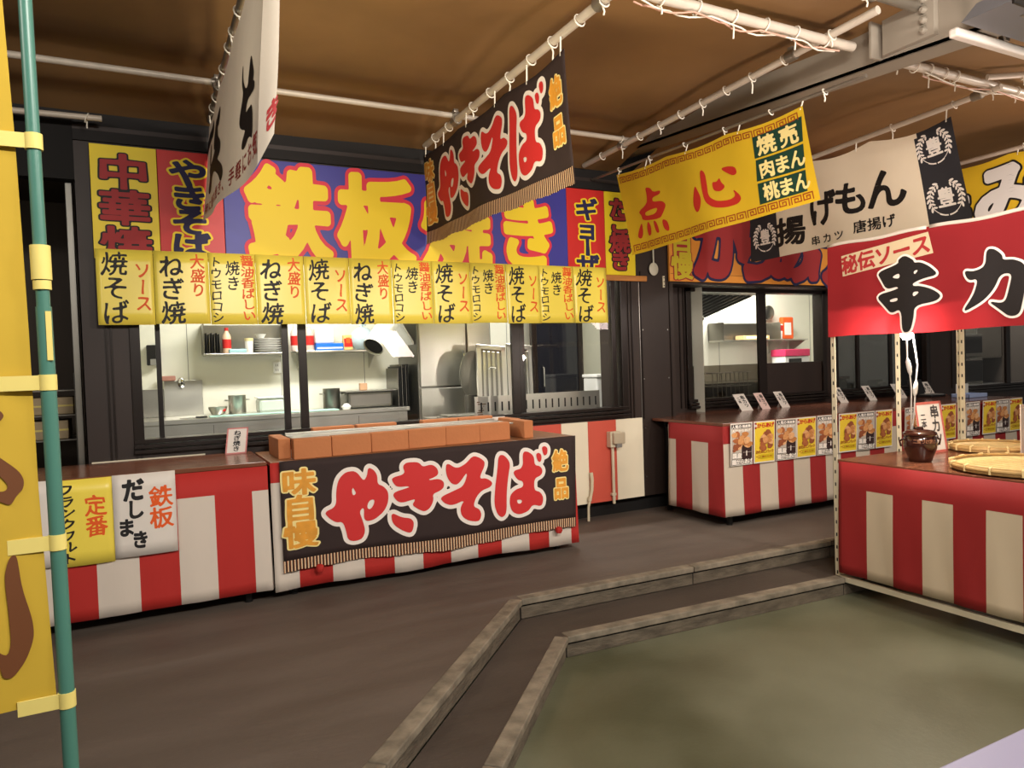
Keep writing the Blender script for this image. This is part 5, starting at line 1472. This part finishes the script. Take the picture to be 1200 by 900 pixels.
mb = MB(); mb.lathe([(0, 0), (.04, 0), (.05, .03), (.02, .06), (0, .06)], (1.90, 7.52, 1.137), M_white, 12); tag(mb.build('rag', None, (1.90, 7.52, 1.137)), 'crumpled white rag in front of the stock pot', 'rag')
t = thing('tray_stand', 'dark upright stack of baking trays right of the rectangular pan', 'rack', (2.58, 7.7, 1.137))
for k in range(6):
    mb = MB(); mb.box(2.47 + k * .022, 2.476 + k * .022, 7.50, 7.92, 1.137, 1.55 + .02 * (k % 3), M_black if k % 2 else M_steeld, .001); mb.build('tray_sheet', t)
t = thing('air_duct', 'white flexible air duct with a black open end above the pans', 'duct', (2.2, 7.0, 1.75))
pts = [Vector((2.06, 6.98, 1.775)), Vector((2.11, 7.02, 1.83)), Vector((2.17, 7.06, 1.90)), Vector((2.25, 7.12, 1.98)), Vector((2.32, 7.2, 2.1)), Vector((2.36, 7.3, 2.3)), Vector((2.36, 7.4, 3.0))]
pp = []; rr = []
for i in range(len(pts) - 1):
    for k in range(8):
        pp.append(pts[i].lerp(pts[i + 1], k / 8)); rr.append(.098 + .004 * (k % 2))
mb = MB(); mb.tube(pp, rr, mat('duct_white', (224, 222, 206), .45), 22, False); mb.build('hose', t)
d = (pts[1] - pts[0]).normalized()
mb = MB(); mb.tube([pts[0] - d * .012, pts[0] + d * .03], .106, mat('duct_white', (224, 222, 206), .45), 22, False); mb.build('collar', t)
mb = MB(); mb.tube([pts[0] + d * .005, pts[0] + d * .01], .094, M_void, 22); mb.build('opening', t)
t = thing('hood_panel', 'slanted white hood panel beside the air duct', 'panel', (2.55, 7.5, 1.75))
mb = MB(); mb.faces([(2.42, 7.4, 2.15), (2.42, 7.98, 2.15), (2.63, 7.98, 1.80), (2.63, 7.4, 1.80), (2.42, 7.4, 2.18), (2.42, 7.98, 2.18), (2.63, 7.98, 1.83), (2.63, 7.4, 1.83)], [(0, 1, 2, 3), (7, 6, 5, 4), (0, 4, 5, 1), (1, 5, 6, 2), (2, 6, 7, 3), (3, 7, 4, 0)], M_white); mb.build('board', t)
# refrigerator
t = thing('refrigerator', 'tall stainless refrigerator in the middle of the kitchen', 'refrigerator', (3.1, 7.6, .3))
mb = MB(); mb.box(2.64, 3.52, 7.33, 7.98, .34, 2.5, M_steeld, .008); mb.build('body', t)
for (a, b, lo_, hi) in ((2.66, 3.20, 1.34, 2.48), (2.66, 3.20, .40, 1.32), (3.22, 3.50, 1.34, 2.48), (3.22, 3.50, .40, 1.32)):
    mb = MB(); mb.box(a, b, 7.305, 7.33, lo_, hi, M_steel, .006); dd = mb.build('door', t)
    mb = MB(); mb.tube([(b - .04, 7.29, lo_ + .1), (b - .04, 7.275, lo_ + .14), (b - .04, 7.275, lo_ + .34), (b - .04, 7.29, lo_ + .38)], .009, M_chrome, 8); mb.build('handle', dd, base=tuple(t['_base']))
for x in (2.7, 3.46):
    mb = MB(); mb.tube([(x, 7.4, .3), (x, 7.4, .345)], .02, M_black, 10); mb.build('foot', t)
# leaning filters and slotted guard
M_filter = mat('filter_steel', (206, 202, 192), .3, .8)
for k, (x, lb, wd) in enumerate(((3.10, 'leaning steel grease filter, left one by the refrigerator', .34), (3.46, 'leaning steel grease filter, right one beside the sash', .30))):
    t = thing('grease_filter', lb, 'filter', (x + .16, 6.88, 1.03), 'steel grease filters leaning on the worktop')
    M = Matrix.Translation((x, 6.80, 1.032)) @ Matrix.Rotation(-.22, 4, 'X') @ Matrix.Rotation(.10, 4, 'Y')
    mb = MB()
    mb.box(0, .05, 0, .03, .12, .76, M_filter, .004, M); mb.box(wd - .05, wd, 0, .03, .12, .76, M_filter, .004, M); mb.box(0, wd, 0, .03, .72, .77, M_filter, .004, M); mb.box(0, wd, 0, .03, .0, .14, M_filter, .004, M)
    mb.build('filter_frame', t)
    mb = MB(); mb.box(.05, wd - .05, .012, .02, .14, .72, M_steeld, 0, M)
    for q in range(4):
        mb.box(.07 + q * .055, .10 + q * .055, .0, .012, .16, .70, M_steel, .004, M)
    mb.build('baffles', t)
    mb = MB(); mb.tube([M @ Vector((wd * .4, -.002, .5)), M @ Vector((wd * .4, -.03, .52)), M @ Vector((wd * .6, -.03, .52)), M @ Vector((wd * .6, -.002, .5))], .006, M_chrome, 8); mb.build('handle', t)
t = thing('round_tray', 'round steel tray standing behind the leaning filters', 'tray', (3.0, 6.98, 1.03))
mb = MB(); mb.lathe([(0, 0), (.22, 0), (.25, .02), (.25, .03), (.21, .012), (0, .01)], (0, 0, 0), M_steel, 36, Matrix.Translation((3.13, 7.02, 1.46)) @ Matrix.Rotation(math.pi / 2, 4, 'X') @ Matrix.Diagonal((.6, 1, 1, 1))); mb.build('dish', t)
mb = MB(); mb.box(3.06, 3.2, 6.98, 7.06, 1.03, 1.24, M_steeld, .004); mb.build('stand', t)
t = thing('slotted_guard', 'perforated steel guard strip standing along the window sill', 'guard', (3.6, 6.3, 1.02))
for (a, b) in ((2.83, 3.23), (3.25, 4.27)):
    mb = MB(); mb.box(a, b, 6.295, 6.30, .98, 1.25, M_filter, .001)
    n = int((b - a) / .075)
    for k in range(n):
        x = a + .06 + k * .075
        mb.box(x, x + .016, 6.293, 6.3015, 1.10, 1.19, M_void)
    for k in range(8):
        mb.box(a + rnd.uniform(.01, .1), a + rnd.uniform(.02, .13), 6.2935, 6.295, 1.05 + .02 * k, 1.06 + .02 * k, mat('grease_brown', (110, 84, 60), .5)) if a < 3 else None
    mb.build('plate', t)
mb = MB(); mb.box(2.83, 4.27, 6.28, 6.32, .965, .98, M_steeld); mb.build('foot_strip', t)
mb = MB(); mb.box(2.8, 4.3, 6.1, 6.5, .3, .965, M_steeld, .004); tag(mb.build('grill_cabinet', None, (3.5, 6.3, .3)), 'steel cabinet below the perforated guard strip', 'cabinet')
for k, lb in enumerate(('lower steel tray lying on the worktop left of the guard', 'upper steel tray lying on the worktop left of the guard')):
    mb = MB(); mb.box(2.62 + .03 * k, 3.05 + .02 * k, 6.55, 6.78, 1.032 + .02 * k, 1.048 + .02 * k, M_steel, .005); tag(mb.build('flat_tray', None, (2.85, 6.66, 1.03 + .02 * k)), lb, 'tray', 'flat steel trays on the worktop')
# dark glazed door and box at the kitchen's right
t = thing('glazed_door', 'dark glazed inner door behind the right sash', 'door', (4.5, 7.9, .3))
mb = MB(); mb.box(4.20, 4.27, 7.60, 7.66, .3, 2.7, M_frame, .004); mb.box(4.86, 4.93, 7.60, 7.66, .3, 2.7, M_frame, .004); mb.box(4.2, 4.93, 7.60, 7.66, 2.62, 2.7, M_frame, .004); mb.box(4.2, 4.93, 7.6, 7.66, .3, .4, M_frame, .004); mb.build('door_frame', t)
mb = MB(); mb.box(4.27, 4.86, 7.62, 7.64, .4, 2.62, mat('dark_glass_panel', (26, 26, 32), .06, 0, spec=.6)); mb.build('glass', t)
mb = MB(); mb.tube([(4.33, 7.60, 1.25), (4.33, 7.56, 1.27), (4.33, 7.56, 1.5), (4.33, 7.60, 1.52)], .01, M_chrome, 8); mb.build('handle', t)
t = thing('storage_bin', 'white storage bin against the kitchen wall behind the right sash', 'bin', (5.1, 7.3, .3))
mb = MB(); mb.box(4.72, 5.05, 7.0, 7.3, .3, 1.36, M_white, .02); mb.build('body', t)
mb = MB(); mb.box(4.71, 5.06, 6.99, 7.31, 1.36, 1.40, M_white, .01); mb.build('lid', t)

# ---- fry kitchen behind window 2
t = thing('range_hood', 'stainless range hood with dark baffle filters in the fry kitchen', 'hood', (6.3, 7.1, 2.1))
V = [(5.7, 6.62, 2.33), (6.9, 6.62, 2.33), (6.9, 7.58, 2.10), (5.7, 7.58, 2.10), (5.7, 6.62, 2.62), (6.9, 6.62, 2.62), (6.9, 7.58, 2.62), (5.7, 7.58, 2.62)]
mb = MB(); mb.faces(V, [(0, 1, 5, 4), (4, 5, 6, 7), (0, 4, 7, 3), (1, 2, 6, 5)], M_steel); mb.box(5.7, 6.9, 6.60, 6.63, 2.31, 2.62, M_steel, .004); mb.build('canopy', t)
mb = MB(); mb.faces(V, [(0, 3, 2, 1)], M_steeld)
for k in range(11):
    x = 5.76 + k * .108
    a = Vector((x, 6.66, 2.315)); b = Vector((x, 7.5, 2.115))
    mb.tube([a, b], .022, M_black, 6)
mb.build('baffle_filter', t)
mb = MB(); mb.tube([(5.75, 7.54, 2.08), (6.85, 7.54, 2.08)], .02, M_steel, 10); mb.build('drip_gutter', t)
steel_shelf(6.98, 8.05, 1.78, 'stainless wall shelf with a raised back in the fry kitchen', .24, True, 7.59)
steel_shelf(8.06, 8.6, 1.78, 'narrow stainless wall shelf with an orange packet in the fry kitchen', None, True, 7.59)
t = thing('snack_packet', 'orange and white packet standing on the narrow fry-kitchen shelf', 'packet', (8.35, 7.45, 1.78))
mb = MB(); mb.box(8.24, 8.46, 7.42, 7.5, 1.782, 2.10, I_or, .02); mb.build('body', t)
mb = MB(); mb.box(8.27, 8.40, 7.415, 7.42, 1.84, 2.02, M_white); mb.build('packet_label', t)
for k, lb in enumerate(('red and white sachet leaning beside the orange packet, left', 'red and white sachet leaning beside the orange packet, right')):
    mb = MB(); mb.box(0, .07, 0, .03, 0, .22, M_white, .006, Matrix.Translation((8.07 + .085 * k, 7.42, 1.784)) @ Matrix.Rotation(.08, 4, 'Y')); mb.box(0, .07, -.002, 0, .12, .2, M_redp, 0, Matrix.Translation((8.07 + .085 * k, 7.42, 1.784)) @ Matrix.Rotation(.08, 4, 'Y'))
    tag(mb.build('sachet', None, (8.1 + .085 * k, 7.43, 1.784)), lb, 'sachet', 'sachets on the narrow shelf')
mb = MB(); mb.box(7.45, 7.95, 7.40, 7.56, 1.781, 1.84, mat('box_tan', (206, 170, 120), .6), .006); mb.box(7.5, 7.9, 7.398, 7.40, 1.80, 1.825, M_white); tag(mb.build('flat_box', None, (7.7, 7.48, 1.781)), 'flat tan carton on the fry-kitchen shelf', 'carton')
t = thing('detergent_box', 'white box with a pink lid on the fry-kitchen bench', 'box', (8.2, 7.3, 1.2))
mb = MB(); mb.box(7.98, 8.46, 7.16, 7.4, 1.22, 1.53, M_white, .008); mb.build('body', t)
mb = MB(); mb.box(7.97, 8.47, 7.15, 7.41, 1.53, 1.63, mat('pink_lid', (222, 60, 104), .4), .01); mb.build('lid', t)
mb = MB(); mb.box(8.05, 8.3, 7.155, 7.16, 1.42, 1.5, M_black); mb.build('box_label', t)
bench(6.05, 9.1, 7.0, 7.58, 1.215, 'stainless bench under the shelves of the fry kitchen')
t = thing('wire_basket', 'white wire basket standing behind the dark lower pane', 'basket', (5.95, 6.55, 1.0))
mb = MB()
for k in range(9):
    x = 6.0 + k * .07
    mb.tube([(x, 6.46, 1.02), (x - .02, 6.45, 1.36)], .004, M_white, 6)
for z in (1.02, 1.2, 1.36):
    mb.tube([(5.98, 6.455, z), (6.6, 6.455, z)], .005, M_white, 6)
    mb.tube([(5.98, 6.75, z), (6.6, 6.75, z)], .005, M_white, 6); mb.tube([(5.98, 6.455, z), (5.98, 6.75, z)], .005, M_white, 6); mb.tube([(6.6, 6.455, z), (6.6, 6.75, z)], .005, M_white, 6)
mb.build('wire_body', t)
mb = MB(); mb.box(5.95, 6.7, 6.40, 6.85, .3, 1.015, M_steeld, .004); tag(mb.build('prep_cabinet', None, (6.3, 6.6, .3)), 'low steel cabinet behind the dark lower pane', 'cabinet')
t = thing('wall_fan', 'small grey wall fan above the narrow shelf', 'fan', (8.1, 7.5, 2.2))
mb = MB(); mb.lathe([(.0, 0), (.09, 0), (.10, .02), (.10, .05), (.06, .07), (0, .07)], (0, 0, 0), M_steeld, 20, Matrix.Translation((8.06, 7.55, 2.17)) @ Matrix.Rotation(math.pi / 2, 4, 'X')); mb.build('cage', t)
mb = MB(); mb.box(8.04, 8.08, 7.54, 7.6, 2.15, 2.19, M_steel, .003); mb.build('bracket', t)
# ---- back kitchen far right
for (x0, x1, z0, z1, lb) in ((11.75, 12.55, 1.42, 1.80, 'stacked steel oven, upper unit, far right kitchen'), (11.75, 12.55, .95, 1.40, 'stacked steel oven, lower unit, far right kitchen')):
    t = thing('steel_oven', lb, 'oven', ((x0 + x1) / 2, 7.3, z0), 'ovens in the far kitchen')
    mb = MB(); mb.box(x0, x1, 7.1, 7.7, z0, z1, M_steel, .008); mb.build('body', t)
    mb = MB(); mb.box(x0 + .15, x1 - .04, 7.08, 7.1, z0 + .06, z1 - .05, M_black, .004); dd = mb.build('door', t)
    mb = MB(); mb.tube([(x0 + .2, 7.05, z1 - .04), (x1 - .1, 7.05, z1 - .04)], .01, M_chrome, 8); mb.build('handle', dd, base=tuple(t['_base']))
    mb = MB(); mb.box(x0 + .04, x0 + .07, 7.09, 7.1, z0 + .1, z0 + .13, M_redp); mb.build('indicator', t)
bench(11.4, 13.4, 7.0, 7.8, .945, 'stainless bench carrying the ovens in the far kitchen')
t = thing('steel_cupboard', 'pale steel wall cupboard in the far kitchen', 'cupboard', (13.1, 7.6, 1.4))
mb = MB(); mb.box(12.7, 13.45, 7.3, 7.85, 1.38, 2.2, M_steel, .006); mb.build('body', t)
mb = MB(); mb.box(12.72, 13.43, 7.28, 7.3, 1.40, 2.18, M_steel, .004); mb.build('door', t)
# ---- dark room at the left
t = thing('tray_rack', 'dark metal rack with trays in the unlit room at left', 'rack', (-.75, 6.6, 0))
for x in (-1.25, -.455):
    for y in (6.45, 6.9):
        mb = MB(); mb.tube([(x, y, 0.0), (x, y, 1.6)], .014, M_steeld, 8); mb.build('upright', t)
for z in (.75, 1.08, 1.27, 1.46):
    mb = MB(); mb.box(-1.27, -.44, 6.44, 6.92, z, z + .012, M_steeld, .002); mb.build('shelf_board', t)
for k, (x, z, h, lb) in enumerate(((-1.0, 1.094, .13, 'pale carton on the rack in the unlit room, left'), (-.66, 1.094, .14, 'pale carton on the rack in the unlit room, right'), (-.62, 1.284, .13, 'pale carton on the upper rack shelf in the unlit room'))):
    mb = MB(); mb.box(x - .14, x + .14, 6.5, 6.85, z, z + h, mat('dull_carton', (170, 150, 116), .6, 0, .15, 8), .006); mb.box(x - .14, x + .14, 6.499, 6.5, z + h * .45, z + h * .55, M_tab)
    tag(mb.build('carton', None, (x, 6.67, z)), lb, 'carton', 'cartons on the dark rack')

bpy.data.objects.remove(_to)
for o in list(bpy.data.objects):
    if '_base' in o:
        del o['_base']
